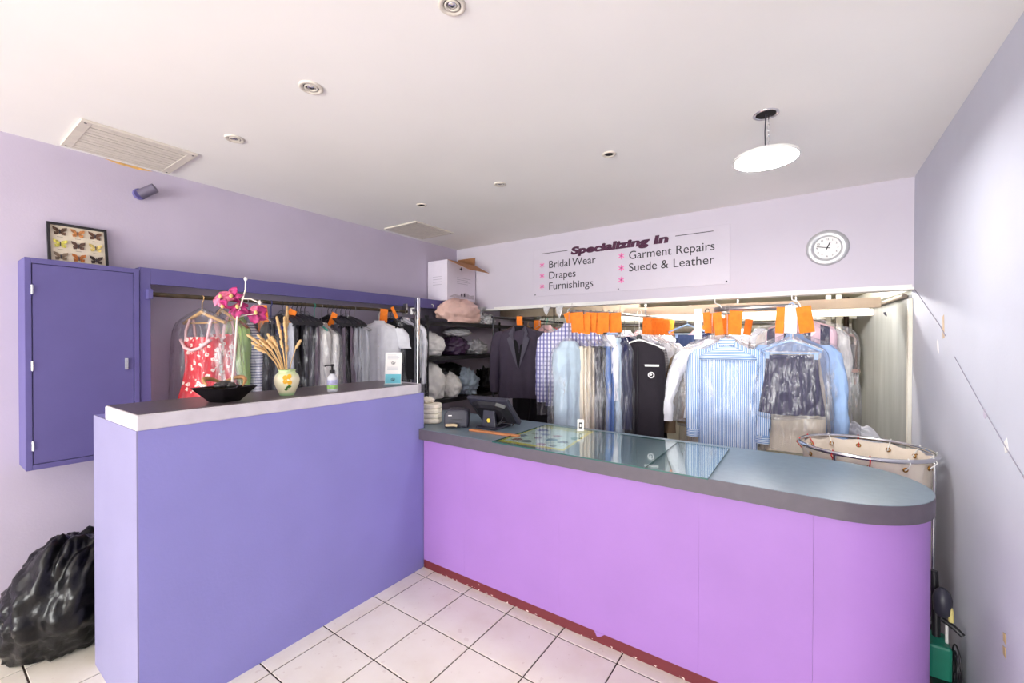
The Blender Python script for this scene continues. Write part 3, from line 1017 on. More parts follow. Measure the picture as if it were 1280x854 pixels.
garment('trousers', 'black trousers behind the dried wheat, in clear film', 'trousers', rack(327), C['black'], -.1, GL, .15, .70, 'wire', M_steel, M_film)
garment('skirt', 'slate skirt under loose clear film with a blue hook', 'skirt', rack(339), C['charcoal'], .0, GL, .15, .66, 'plastic', mat('navy hook', (60, 66, 130), 0.5), M_film, drop=.05)
us = [353, 359, 365, 371, 376, 381]
hint = ['with an orange hanger tag', 'just right of the orange tag', 'third from the orange tag', 'fourth from the orange tag', 'fifth from the orange tag', 'last of the near black hangers']
for k, u in enumerate(us):
    garment('trousers', 'dark trousers folded on a broad black hanger, ' + hint[k], 'trousers', rack(u), [C['lightgrey'], C['black'], C['black'], C['charcoal'], C['charcoal'], C['mauve']][k], .0 + .04 * (k % 3), GL, .165, .66, 'suit', M_black, M_film if k in (0, 3, 5) else None, tags=((M_tagO, .10, -.05, .5, .06, .17),) if k == 0 else (), tagturn=.7)
garment('blouse', 'off-white blouse with teal shoulder edging in film, mid left rail', 'blouse', rack(393), C['offwhite'], .05, GL, .19, .70, 'plastic', C['teal'], M_film, sleeves='none', drop=.06)
garment('shirt', 'cream shirt in crumpled film with orange tag, mid left rail', 'shirt', rack(402), C['offwhite'], .12, GL, .20, .70, 'wire', M_steel, M_milk, sleeves='none', drop=.08, tags=((M_tagO, .13, -.06, .5, .05, .17),), tagturn=.6)
us = [410, 415, 420, 426, 432, 437]
hint = ['directly right of the slanting orange tag', 'second after the slanting orange tag', 'third after the slanting orange tag', 'with a mauve fall', 'fifth after the slanting orange tag', 'last one before the pale grey pressed trousers']
for k, u in enumerate(us):
    garment('trousers', 'trousers on a glossy black hanger, ' + hint[k], 'trousers', rack(u), [C['charcoal'], C['mauve'], C['black'], C['mauve'], C['grey'], C['lightgrey']][k], .05 * (k % 2), GL, .165, .64 - .05 * (k == 2), 'suit', M_black, M_film if k in (1, 4) else None)
garment('trousers', 'pale grey pressed trousers half covered by the white short-sleeved shirt', 'trousers', rack(443), C['lightgrey'], .3, GL, .15, .66, 'wire', M_steel, None, drop=.04)
garment('shirt', 'white short-sleeved shirt facing the room near the chrome post', 'shirt', rack(474), C['white'], .85, GL, .215, .74, 'plastic', M_white, None, sleeves='short', tags=((M_tagO, .05, .01, .1, .07, .13), (M_tagO, .12, .03, -.4, .03, .12)), d=.06, drop=.04)
garment('jacket', 'black jacket behind the white short-sleeved shirt', 'jacket', rack(488), C['black'], .5, GL, .20, .70, 'plastic', M_black, M_film, m2=C['navy'])
garment('shirt', 'pale grey shirt with navy trim in film next to chrome post', 'shirt', rack(497), C['lightgrey'], .4, GL, .19, .72, 'wire', M_steel, M_film, m2=C['navy'])
garment('shirt', 'white shirt in film squeezed against the chrome post', 'shirt', rack(505), C['white'], .3, GL, .19, .72, 'wire', M_steel, M_film)

# ------------------------------------------------------------------ rear rails
def rail(name, label, pts, r, m, posts):
    o = thing(name, label, 'clothes rail', (0, 0, 0))
    MB().tube(pts, r, 12).build('tube', m, o)
    for x, y, z0, z1 in posts:
        MB().tube([(x, y, z0), (x, y, z1)], r * .8, 8).build('support', m, o)
    return o


ZA = 1.842
railA = [(-1.60, 3.16, ZA), (-1.52, 3.30, ZA), (-1.42, 3.50, ZA), (-1.36, 3.70, ZA), (-1.33, 4.0, ZA), (-1.29, 4.6, ZA), (-1.2, 5.7, ZA)]
rail('garment_rail', 'curved steel rail carrying the plaid shirt and black suit bag', railA, .013, M_steel, ((-1.2, 5.68, ZA, ZR), (-1.32, 4.25, ZA, ZR)))
ZBR = 1.846
rail('garment_rail', 'thick U-shaped steel rail carrying the blue striped shirt and navy skirt', [(-.62, 5.7, ZBR), (-.60, 4.5, ZBR), (-.585, 3.70, ZBR), (-.575, 3.62, ZBR), (-.54, 3.575, ZBR), (-.10, 3.575, ZBR), (-.055, 3.62, ZBR), (-.05, 3.72, ZBR), (-.06, 4.5, ZBR), (-.1, 5.7, ZBR)], .019, M_steel, ((-.612, 5.2, ZBR, ZR), (-.085, 5.2, ZBR, ZR)))
for (u, v, y) in ((894, 381, 3.56), (990, 378, 3.56)):
    x = px(u, y)
    MB().tube([(x + .045, y, ZBR + .005), (x + .03, y, ZBR + .03), (x - .002, y, ZBR + .045), (x - .004, y, ZBR + .09)], .004, 6).build('hook', M_white, bpy.data.objects['garment_rail.001'])
for (u, y) in ((712, 3.18), (772, 3.62)):
    x = px(u, y)
    MB().tube([(x - .02, y, ZA + .005), (x, y, ZA + .03), (x + .018, y, ZA + .04), (x + .022, y, ZA + .07)], .003, 6).build('hook', M_steel, bpy.data.objects['garment_rail'])
for k, (u, ln) in enumerate(((682, .09), (698, .13))):
    x = px(u, 3.96)
    mb = MB()
    mb.add([(x - .04, 3.975, ZB + .01), (x + .05, 3.975, ZB + .01), (x + .03, 3.965, ZB - ln * .4), (x + .005, 3.97, ZB - ln), (x - .025, 3.962, ZB - ln * .5)] + [(x - .04, 3.982, ZB + .01), (x + .05, 3.982, ZB + .01), (x + .03, 3.985, ZB - ln * .4), (x + .005, 3.975, ZB - ln), (x - .025, 3.982, ZB - ln * .5)],
           [(0, 4, 3, 2, 1), (5, 6, 7, 8, 9)] + [(i, (i + 1) % 5, 5 + (i + 1) % 5, 5 + i) for i in range(5)])
    tag(mb.build('film_scrap', mat('whitish film scrap', (214, 214, 216), 0.3, 0, 0.1, 30)), ['small torn film scrap hanging under the bulkhead edge above the plaid shirt', 'larger pointed film scrap under the bulkhead edge, next to the small one'][k], 'plastic')
ZD = 1.838
rail('garment_rail', 'thin dark rail behind the charcoal suit jacket', [(-2.60, 3.40, ZD), (-2.62, 4.2, ZD), (-2.66, 5.3, ZD)], .012, M_black, ((-2.64, 4.75, ZD, ZR), (-2.60, 3.42, 0, ZD)))
rail('garment_rail', 'far steel rail across the back of the store room', [(-2.3, 5.2, 1.80), (-.9, 5.25, 1.80), (0.2, 5.3, 1.80)], .012, M_steel, ((-2.3, 5.2, 1.8, ZR), (0.2, 5.3, 1.8, ZR)))


def ax(y):                                   # X of rail A at depth y
    return float(np.interp(y, [p[1] for p in railA], [p[0] for p in railA]))


def on(u, Y, Z):                             # hook position: column u at depth Y
    return (px(u, Y), Y, Z - .003)


GB = 'garments on the right U-shaped rail'
O = (M_tagO,)
# U-rail, left corner
garment('shirt', 'blue and white striped shirt seen from the back, in clear film', 'shirt', on(909, 3.50, ZBR), M_bluestripe, .08, GB, .205, .84, 'wire', M_steel, M_film, m2=M_bluestripeH, back=True, d=.055, fhw=.235, flen=.92, tags=((M_tagO, -.07, -.03, -.12, .06, .17), (M_tagO, .06, -.02, .08, .085, .18)), sleeve_len=.60, drop=.165)
garment('shirt', 'white shirt spreading left of the striped shirt, in milky film', 'shirt', on(890, 3.60, ZBR), C['white'], .0, GB, .215, .60, 'wire', M_steel, M_milk, tags=((M_tagO, -.04, -.02, -.1, .05, .16), (M_tagW, -.10, .01, 0, .06, .24)), spread=.09, fhw=.30, flen=.72, drop=.17)
garment('jacket', 'brown jacket with its sleeve showing left of the striped shirt', 'jacket', on(884, 3.70, ZBR), C['brown'], .0, GB, .225, .62, 'plastic', M_black, None, spread=.03, tags=((M_tagO, .03, -.02, .1, .06, .16),), drop=.20, sleeve_len=.66)
garment('coat', 'cream coat with a low hem behind the brown jacket', 'coat', on(893, 3.82, ZBR), C['cream'], 0, GB, .20, .90, 'wire', M_steel, M_film, tags=((M_tagO, .12, -.03, .2, .07, .16),), drop=.16)
for k in range(3):
    garment('shirt', ['white office shirt with wide orange tag right behind the cream coat', 'white shirt with narrow orange tag, second behind the cream coat', 'white shirt hanging deepest on the left arm of the U-shaped rail'][k], 'shirt', on(896 + 7 * k, 3.98 + .16 * k, ZBR), C[('white', 'white', 'lightgrey')[k]], 0, GB, .22, .72, 'wire', M_steel, (M_milk, M_film, M_film)[k], tags=((M_tagO, .07 + .05 * k, -.05, .15, (.075, .05, .06)[k], .14),), drop=.13)
# U-rail, right corner
garment('skirt', 'shiny navy pleated skirt on a pale blue hanger, in clear film', 'skirt', on(989, 3.46, ZBR), M_navypink, 0, GB, .178, .40, 'plastic', C['skyblue'], M_film, fold=.012, fhw=.20, flen=.60, m2=C['navy'], tags=((M_tagW, .0, -.0, .03, .07, .19), (M_tagO, .065, -.01, -.14, .085, .18), (M_tagO, -.06, -.01, .05, .05, .18)), drop=.165)
garment('skirt', 'long cream skirt hanging below the navy pleated skirt', 'skirt', on(991, 3.56, ZBR), C['cream'], 0, GB, .19, .68, 'plastic', M_white, M_film, fold=.004, drop=.16)
garment('shirt', 'sky blue shirt with its sleeve right of the navy skirt', 'shirt', on(993, 3.66, ZBR), C['skyblue'], .05, GB, .205, .74, 'wire', M_steel, M_film, spread=.03, sleeve_len=.64, fhw=.27, drop=.13)
garment('blouse', 'navy and blush striped top under a wide loose sheet of clear film', 'blouse', on(1000, 3.80, ZBR), stripe_cloth('navy and blush stripe', (224, 190, 200), (40, 38, 70), .11, .5, 0), 0, GB, .22, .70, 'wood', C['pink'], M_film, m2=C['pink'], fhw=.33, flen=.92, sleeves='none', drop=.0)
garment('coat', 'pale blush coat in film, deepest at the right corner of the U-shaped rail', 'coat', on(1000, 3.95, ZBR), C['offwhite'], 0, GB, .23, .80, 'wire', M_steel, M_milk, m2=C['pink'], drop=.02)

GA = 'garments on the curved rail'
garment('shirt', 'blue plaid long-sleeved shirt at the left end of the curved rail', 'shirt', on(712, 3.20, ZA), M_plaid, .42, GA, .205, .66, 'wire', M_steel, M_film, tags=((M_tagO, -.01, .0, -.35, .085, .16),), fhw=.25, drop=.03)
garment('coat', 'pale blue-green long coat in film, right of the plaid shirt', 'coat', on(711, 3.08, ZA), C['paleblue'], 1.1, GA, .14, .80, 'wire', M_steel, M_film, fhw=.17, flen=.95, sleeves='none', drop=.16)
strip = [('trousers', 'cream trousers with sharp creases under the orange tags', 721, 3.18, 'cream', .105, .75), ('trousers', 'beige linen trousers beside the cream pair', 730, 3.22, 'beige', .10, .76), ('trousers', 'charcoal trousers in film beside the beige pair', 738, 3.26, 'charcoal', .105, .78),
         ('trousers', 'black trousers between charcoal pair and blue jeans', 745, 3.30, 'black', .105, .78), ('trousers', 'blue denim jeans in film under the orange tags', 753, 3.32, 'blue', .11, .78), ('blouse', 'white blouse narrow between jeans and grey film', 761, 3.36, 'white', .11, .50),
         ('coat', 'pale blue coat in long clear film beside the black suit bag', 768, 3.40, 'paleblue', .10, .85), ('jacket', 'navy jacket in crumpled film touching the black suit bag', 776, 3.44, 'navy', .12, .75)]
for k, (kd, lb, u, y, cc, hw, ln) in enumerate(strip):
    garment(kd, lb, {'coat': 'coat', 'jacket': 'jacket', 'blouse': 'blouse'}.get(kd, 'trousers'), on(u, y, ZA), C[cc], -.62 + .06 * (k % 3), GA, hw, ln, 'wire', M_steel, M_film if k not in (0, 5) else None, sleeves='none', fold=.005,
            tags=((M_tagO, .0, -.005 - .018 * (k % 2), .05 * (k % 3 - 1), .10, .165),) if k not in (5, 7) else (), fhw=hw * 1.15, drop=.13, tagturn=.42)
sb = garment('suit_bag', 'black zipped suit bag with small white label on the curved rail', 'garment bag', on(799, 3.50, ZA), cloth('black bag cloth', (44, 39, 46)), .30, GA, .205, .90, 'wood', M_white, None, d=.06, fold=.006, drop=.155)
MB().box(.045, .155, -.079, -.075, -.292, -.275).build('name_label', M_white, sb)
MB().lathe([(.016, 0), (.016, .003), (.026, .003), (.026, 0)], 20, (.095, -.076, -.36), Matrix.Rotation(R(90), 3, 'X'), cap=(False, False)).lathe([(.010, 0), (.007, .003)], 10, (.092, -.076, -.357), Matrix.Rotation(R(90), 3, 'X')).build('printed_emblem', M_tagW, sb)
MB().lathe([(.024, 0), (.024, .006)], 16, (0, -.006, -.055), Matrix.Rotation(R(90), 3, 'X')).lathe([(.010, 0), (.010, .009)], 12, (0, -.006, -.055), Matrix.Rotation(R(90), 3, 'X')).build('hook_disc', M_black, sb)
rest = [('coat', 'dark navy raincoat edge right behind the suit bag', 3.66, 'navy', .20, .80, M_film, .05), ('coat', 'grey herringbone coat in film behind the suit bag', 3.78, None, .21, .66, M_film, .08), ('shirt', 'white shirt with orange tag, first of the white row on the curved rail', 3.92, 'white', .21, .62, M_milk, .10),
        ('dress', 'long plain black dress with low hem behind the white row', 4.0, 'black', .13, .90, None, .11), ('shirt', 'white shirt with orange tag, second of the white row', 4.08, 'white', .21, .62, M_milk, .08), ('shirt', 'white shirt with orange tag, third of the white row', 4.22, 'white', .21, .64, M_film, .10),
        ('coat', 'bottle green coat with low hem seen beside the suit bag', 4.32, 'darkgreen', .19, .90, None, .0), ('shirt', 'light grey shirt with orange tag, fourth of the row', 4.40, 'lightgrey', .20, .66, M_film, .10), ('shirt', 'white shirt deepest in the row on the curved rail', 4.54, 'white', .20, .66, M_milk, .10)]
for kd, lb, y, cc, hw, ln, fl, dx in rest:
    garment(kd, lb, kd, (ax(y) + dx, y, ZA - .003), C[cc] if cc else M_herring, .2, GA, hw, ln, 'wire', M_steel, fl, tags=((M_tagO, .04, -.02, .05, .08, .16),) if kd == 'shirt' else (), drop=.12)
garment('skirt', 'denim blue skirt clipped high between the two white rows', 'skirt', (px(859, 4.3), 4.3, 1.83), cloth('denim', (70, 86, 128)), .2, None, .12, .16, 'plastic', C['skyblue'], None)

GD = 'garments on the dark thin rail'
garment('jacket', 'charcoal suit jacket hanging alone in front of the dark rail', 'jacket', on(650, 3.56, ZD), C['suit'], .42, GD, .225, .72, 'wood', mat('dark hanger wood', (70, 44, 30), 0.5), None, m2=C['black'], d=.065, tags=((M_tagO, .0, .01, 0, .06, .09),), sleeve_len=.60, m3=cloth('lapel cloth', (84, 80, 92)))
garment('trousers', 'white trousers whose hem shows below the charcoal jacket', 'trousers', on(674, 3.72, ZD), C['offwhite'], .2, GD, .10, .70, 'wire', M_steel, None)
garment('blouse', 'pale pink blouse on a green hanger right of the charcoal jacket', 'blouse', on(683, 4.05, ZD), C['pink'], .2, GD, .17, .60, 'plastic', C['teal'], None, sleeves='short', tags=((M_tagO, -.10, -.01, 0, .08, .14),))
garment('dress', 'long black dress right below the pink blouse', 'dress', on(680, 3.72, ZD), C['black'], .25, GD, .13, .95, 'wood', mat('dark hanger wood', (70, 44, 30), 0.5), None, m2=C['black'], drop=.12)
garment('coat', 'long black coat filling the dark gap under the charcoal jacket', 'coat', on(660, 4.15, ZD), C['black'], .1, GD, .20, 1.15, 'wood', M_wood, None)
garment('coat', 'dark red long coat in the gap beside the plaid shirt', 'coat', on(690, 4.35, ZD), C['red'], .4, GD, .12, 1.0, 'wire', M_steel, None, sleeves='none')
garment('shirt', 'checked yellow-green shirt hem showing under the plaid shirt', 'shirt', on(697, 4.6, ZD), stripe_cloth('yellow green check', (170, 172, 70), (90, 100, 60), .03, .5, 0, ((120, 60, 60), .04, .4, 2)), .3, GD, .16, 1.05, 'wire', M_steel, None, sleeves='none')
GF = 'garments on the far rail'
for k, (u, cc) in enumerate(((745, 'white'), (765, 'skyblue'), (783, 'white'), (800, 'pink'), (872, 'pink'), (880, 'navy'), (925, 'white'), (950, 'grey'))):
    garment('shirt', ['white shirt far back above the orange tags, leftmost on the far rail', 'sky blue shirt far back behind the suit bag', 'white shirt on the far rail just above the suit bag', 'pink shirt on the far rail', 'bright pink top far back between the white rows', 'navy top far back left of the striped shirt', 'white top far back behind the striped shirt', 'grey top far back between striped shirt and skirt'][k], 'shirt', on(u, 5.2, 1.80), C[cc], .6, GF, .17, .66, 'wire', M_steel, None, sleeves='short', tags=((M_tagO, .0, -.02, 0, .09, .14),) if k in (4, 5, 1) else ())

# ------------------------------------------------------------------ black shelving and the bundles on it
XS0, XS1, YS0, YS1 = XL + .015, -3.2, 3.08, 4.9
sh = thing('storage_shelf', 'black slotted-angle shelving at the far left behind the counter', 'shelf', (0, 0, 0))
for x in (XS0, XS1 - .03):
    for y in (YS0, YS1 - .03):
        if x > -3.5 or y > 4:
            z1 = 1.83
        pst = MB().box(x, x + .03, y, y + .003, 0, 1.86).box(x + (.027 if x > -3.4 else 0), x + (.03 if x > -3.4 else .003), y + .003, y + .03, 0, 1.86).build('upright', M_black, sh)
        if x > -3.4 and y < 3.5:
            hl = MB()
            for k in range(34):
                for xx in (.008, .021):
                    hl.box(x + xx - .003, x + xx + .003, y - .0008, y - .0001, .30 + k * .044, .316 + k * .044)
            hl.build('slot_holes', M_steel, pst)
for z in (.30, .965, 1.432, 1.80):
    MB().box(XS0 + .003, XS1 - .003, YS0 + .004, YS1 - .004, z - .004, z).box(XS1 - .004, XS1, YS0 + .03, YS1 - .03, z - .042, z).box(XS0 + .03, XS1 - .03, YS0, YS0 + .004, z - .042, z).build('shelf_board', M_black, sh)


def blob(name, label, cat, loc, r, m, seed, amp=.10, freq=3.0, flat=.55, rz=0, group=None, sub=(64, 44), ridged=False, knot=None, km=None, tilt=0, wrinkle=.16):
    g = thing(name, label, cat, loc, rz, group)
    n, rows = sub
    th = np.linspace(0, 2 * np.pi, n, endpoint=False)[None, :]
    ph = np.linspace(0.03, np.pi - .03, rows)[:, None]
    X, Y, Z = np.sin(ph) * np.cos(th), np.sin(ph) * np.sin(th), np.cos(ph) + 0 * th

    def n3(f, s):
        return (vnoise(X * f + 20 + Z * f * .6, Y * f + 20 - Z * f * .7, s) + vnoise(Z * f + 20, (X + Y) * f + 20, s + 7)) / 2
    a = n3(freq, seed) - .5
    b = n3(freq * 2.4, seed + 3) - .5
    if ridged:
        a, b = np.abs(a) * 2 - .5, np.abs(b) * 2 - .5
    c3 = np.abs(n3(freq * 1.7, seed + 5) - .5) * 2 - .3
    d3 = np.abs(n3(freq * 4.2, seed + 8) - .5) * 2 - .3
    k = 1 + amp * (2.0 * a + 1.0 * b) + wrinkle * (c3 + .5 * d3)
    zz = Z * k * r[2]
    lo = -r[2] * flat
    zz = np.where(zz < lo, lo + (zz - lo) * .06, zz)
    xx, yy = X * k * r[0] + tilt * (zz - lo), Y * k * r[1]
    zz = zz - zz.min()
    MB().rings([[(xx[i, j], yy[i, j], zz[i, j]) for j in range(n)] for i in range(rows)][::-1]).build('bundle', m, g)
    if knot:
        kx, ky, kz, kr = knot
        q = MB()
        q.rings([[(kx + kr * w * (1 + .25 * math.sin(5 * t + seed)) * math.cos(t), ky + kr * w * (1 + .25 * math.sin(5 * t + seed)) * math.sin(t), kz + kr * h) for t in [2 * math.pi * i / 18 for i in range(18)]] for w, h in ((1.0, -.6), (.45, 0), (.35, .4), (.8, 1.0), (1.3, 1.6))], (True, True))
        q.build('knot', km or m, g)
    return g


M_bagw = mat('white bedding in film', (246, 243, 238), 0.45, 0, 0.06, 8, 0.5, 22)
M_bagpurple = mat('dark purple bedding in film', (66, 44, 72), 0.25, 0, 0.2, 12, 0.6, 22)
M_bagpink = mat('blush bedding in film', (240, 200, 186), 0.35, 0, 0.06, 8, 0.5, 20)
M_foil = mat('silvery crumpled film', (214, 214, 218), 0.2, 0.1, 0.15, 20, 0.8, 30)
M_bin = mat('black bin liner', (10, 10, 13), 0.3, 0, 0.1, 10, 0.6, 16, 0.35)
GS = 'bundles on the black shelving'
ys = lambda u: ry(u, -3.36)
blob('bedding_bundle', 'blush pink bedding bundle in film on the top shelf under the carton', 'bundle', (-3.27, 3.66, 1.8005), (.165, .33, .175), M_bagpink, 3, .10, 2.5, .6, group=GS, knot=(.08, .27, .10, .06), km=M_foil)
blob('plastic_bundle', 'silvery film bundle trailing at the right end of the top shelf', 'bundle', (-3.27, 4.12, 1.8005), (.13, .17, .10), M_foil, 14, .2, 3, .55, group=GS, ridged=True)
fo = MB().box(-.19, .19, -.19, .19, 0, .035).build('folded_cloth', C['charcoal'], None, (-3.40, 3.31, 1.8005), bevel=.012)
tag(fo, 'dark folded cloth lying flat on the near end of the top shelf', 'cloth')
blob('bedding_bundle', 'white bedding roll in film on the middle shelf beside the slotted upright', 'bundle', (-3.36, 3.27, 1.4325), (.16, .17, .155), M_bagw, 5, .08, 2.2, .7, group=GS)
blob('bedding_bundle', 'dark purple bedding in shiny film on the middle shelf', 'bundle', (-3.36, 3.66, 1.4325), (.17, .20, .13), M_bagpurple, 8, .12, 3, .7, group=GS, knot=(.13, .12, .08, .04), km=M_foil)
blob('plastic_bundle', 'clear film bundle at the right of the middle shelf', 'bundle', (-3.34, 4.03, 1.4325), (.15, .17, .12), M_foil, 9, .18, 3, .6, group=GS, ridged=True)
blob('plastic_bundle', 'pale film bundle lying over the purple bedding', 'bundle', (-3.38, 3.75, 1.655), (.12, .2, .055), M_foil, 31, .14, 3, .7, group=GS)
blob('bedding_bundle', 'big white quilt bundle in film on the lower shelf', 'bundle', (-3.38, 3.28, .9655), (.19, .185, .235), M_bagw, 11, .10, 2.2, .7, group=GS)
blob('bedding_bundle', 'smaller white quilt bundle leaning right of the big one', 'bundle', (-3.33, 3.56, .9655), (.15, .11, .16), M_bagw, 16, .10, 2.4, .7, group=GS)
blob('linen_pile', 'pale blue crumpled shirts heaped on the lower shelf', 'laundry', (-3.31, 3.83, .9655), (.16, .17, .21), C['paleblue'], 21, .22, 3, .6, group=GS, ridged=True)
blob('plastic_bundle', 'black garments in shiny film on the lower shelf behind the screen', 'bundle', (-3.3, 4.18, .9655), (.16, .17, .19), M_bin, 25, .18, 3, .6, group=GS, ridged=True)
blob('plastic_bundle', 'black bundle wedged under the purple bedding', 'bundle', (-3.44, 3.66, 1.15), (.13, .22, .12), M_bin, 27, .1, 2, .6, group=GS)
blob('plastic_bundle', 'white laundry sack on the lowest shelf', 'bundle', (-3.38, 3.4, .3005), (.18, .25, .24), M_bagw, 41, .1, 2, .7, group=GS)

# carton on top of the violet frame
cx = thing('carton', 'white printed cardboard carton with open brown flaps on the violet frame', 'box', (-3.605, 3.49, 2.0555))
M_cart = mat('white printed card', (228, 220, 232), 0.7, 0, 0.02)
M_kraft = mat('brown kraft card', (176, 124, 82), 0.8, 0, 0.06, 30)
W_, D_, H_ = .305, .49, .455
MB().box(0, W_, 0, .004, 0, H_).box(0, W_, D_ - .004, D_, 0, H_).box(0, .004, .004, D_ - .004, 0, H_).box(W_ - .004, W_, .004, D_ - .004, 0, H_).box(.004, W_ - .004, .004, D_ - .004, 0, .004).build('body', M_cart, cx)
T = Matrix.Translation((W_, 0, H_)) @ Matrix.Rotation(R(27), 4, 'Y')
MB().prism([(0, .01), (.25, .10), (.25, D_ - .015), (0, D_ - .004)], -.004, 0, T).build('flap', M_kraft, cx)
T = Matrix.Translation((0, D_ - .005, H_)) @ Matrix.Rotation(R(-8), 4, 'X')
MB().box(.02, W_ - .01, 0, .004, 0, .10, T).build('flap', M_kraft, cx)
T = Matrix.Translation((0, 0, H_)) @ Matrix.Rotation(R(172), 4, 'Y')
T = Matrix.Translation((0, 0, H_)) @ Matrix.Rotation(R(190), 4, 'X')
MB().box(.004, W_ - .004, -.14, 0, -.004, 0, Matrix.Translation((0, .006, H_ - .001)) @ Matrix.Rotation(R(-12), 4, 'X') @ Matrix.Translation((0, .14, 0))).build('flap', M_kraft, cx)
M_print = mat('grey print', (170, 162, 176), 0.8, 0, 0)
M_printd = mat('dark print', (58, 48, 66), 0.8, 0, 0)
pr = MB()
for k in range(4):
    pr.box(W_, W_ + .0006, .16, .40 - .05 * (k % 2), .27 - k * .022, .274 - k * .022)
    pr.box(.08, .22, -.0006, 0, .27 - k * .03, .274 - k * .03)
pr.build('printed_lines', M_print, cx)
MB().prism([(.03, .02), (.12, .06), (.2, .05), (.3, .09), (.4, .06), (.46, .07), (.46, .02)], 0, .0006, Matrix.Translation((W_, 0, .02)) @ Matrix.Rotation(R(90), 4, 'Z') @ Matrix.Rotation(R(90), 4, 'X')).build('printed_band', mat('pale print', (196, 186, 196), 0.8, 0, 0.12, 30), cx)
MB().prism([(.20, .375), (.225, .385), (.235, .40), (.245, .38), (.262, .37), (.245, .365), (.24, .348), (.232, .366)], 0, .0008, Matrix.Translation((W_, 0, 0)) @ Matrix.Rotation(R(90), 4, 'Z') @ Matrix.Rotation(R(90), 4, 'X')).build('printed_bird', M_printd, cx)
ic = MB()
for y in (.23, .28):
    ic.prism([(y, .06), (y + .022, .06), (y + .024, .085), (y + .012, .10), (y - .002, .085)], 0, .0009, Matrix.Translation((W_, 0, 0)) @ Matrix.Rotation(R(90), 4, 'Z') @ Matrix.Rotation(R(90), 4, 'X'))
ic.build('printed_icons', M_printd, cx)

# ------------------------------------------------------------------ things on the ledge
ZL = 1.232 + .0667
bw = thing('dish', 'black four-sided dish with dark pebbles and curled bark on the ledge', 'bowl', (-2.350, .91, ZL), R(20))
rs = [[(sx * w, sy * w, h) for sx, sy in ((-1, -1), (0, -1.0 + .0), (1, -1), (1, 0), (1, 1), (0, 1), (-1, 1), (-1, 0))] for w, h in ((.045, 0), (.048, .004), (.098, .072), (.092, .070), (.05, .014))]
MB().rings(rs, smooth=False).build('bowl', mat('glossy black ceramic', (14, 13, 16), 0.15, 0, 0.1), bw)
M_peb = mat('dark pebbles', (64, 60, 58), 0.4, 0, 0.4, 40)
for k in range(9):
    a, q = rnd.uniform(0, 6.28), rnd.uniform(0, .045)
    mb = MB()
    mb.lathe([(.002, -.014), (.018, -.008), (.024, 0), (.017, .010), (.002, .015)], 9, (q * math.cos(a), q * math.sin(a), .072 + .02 * (.045 - q) / .045))
    mb.build('pebble', M_peb, bw)
M_bark = mat('tan bark strip', (178, 132, 84), 0.7, 0, 0.15, 40)
for a0, sgn in ((.3, 1), (2.4, -1)):
    pts = [(.085 * math.cos(a0 + t), .085 * math.sin(a0 + t), .078 + .035 * math.sin(t * 1.3)) for t in [q * .2 for q in range(12)]]
    MB().tube(pts, [.004 + .007 * math.sin(math.pi * q / 11) for q in range(12)], 6).build('bark_strip', M_bark, bw)

oc = thing('orchid_spray', 'artificial magenta orchid spray on a white stem rising from the dish', 'flower', (-2.335, .935, ZL + .085))
SX = [(0, 0, 0), (.000, .012, .12), (.004, .018, .24), (.006, .022, .33), (.012, .040, .40), (.020, .055, .47), (.022, .055, .515)]
M_stem = mat('white stem', (226, 214, 202), 0.6, 0, 0.05)
MB().tube(SX, [.005, .005, .005, .0045, .004, .0035, .003], 7).build('stem', M_stem, oc)
MB().tube([(.012, .040, .425), (.035, .075, .425), (.05, .10, .41)], .0035, 6).lathe([(.002, -.012), (.008, 0), (.003, .012)], 8, (.054, .107, .408)).build('bud_stem', M_stem, oc)
MB().lathe([(.002, -.008), (.009, .002), (.007, .010), (.002, .014)], 8, (.022, .055, .52)).build('bud', M_white, oc)
MB().tube([(.006, .022, .33), (.025, .06, .345), (.045, .095, .35)], .003, 6).build('side_stem', M_stem, oc)
M_pet = mat('magenta petal', (168, 34, 104), 0.6, 0, 0.35, 45)
M_petp = mat('pink petal', (222, 112, 146), 0.6, 0, 0.2, 45)


def flower(c, face, rad, m, seed):
    d = Vector(face).normalized()
    u = d.cross(Vector((0, 0, 1))).normalized()
    w = u.cross(d)
    for k in range(5):
        a = R(72 * k + 18 + seed * 13)
        pu, pw = math.cos(a), math.sin(a)
        dr = u * pu + w * pw
        sd = u * -pw + w * pu
        wid = .50 if k % 2 else .36
        mb = MB()
        fr = []
        prf = [(0.06, .05), (.25, .55), (.5, .95), (.72, 1.0), (.9, .62), (1.0, .12)]
        for t, ww in prf:
            for s in (-1, -.5, 0, .5, 1):
                fr.append(Vector(c) + dr * (rad * t * (1 - .05 * abs(s))) + sd * (rad * wid * ww * s) + d * (.010 * abs(s) * ww - .020 * t * t + .004 * math.sin(9 * t + 3 * s + k)))
        f = [(r_ * 5 + i, r_ * 5 + i + 1, (r_ + 1) * 5 + i + 1, (r_ + 1) * 5 + i) for r_ in range(5) for i in range(4)]
        mb.add(fr, f, True)
        o = mb.build('petal', m if k else M_petp, oc)
        sm = o.modifiers.new('thick', 'SOLIDIFY')
        sm.thickness = .0008
    MB().lathe([(.002, -.008), (.010, 0), (.006, .010), (.001, .014)], 8, Vector(c) + d * .012).build('flower_lip', mat('yellow lip', (222, 190, 120), 0.6), oc)


flower((-.045, -.025, .425), (.5, -.7, .4), .052, M_petp, 1)
flower((-.012, .012, .44), (.2, -.6, -.3), .042, M_pet, 2)
flower((.004, .028, .375), (.6, -.6, .5), .050, M_pet, 3)
flower((.045, .095, .352), (.7, -.6, .1), .052, M_pet, 4)
flower((-.03, -.02, .39), (-.1, -.5, -.6), .040, M_pet, 5)

vs = thing('vase', 'cream and green pottery vase with a yellow painted flower on the ledge', 'vase', (-2.352, 1.215, ZL))


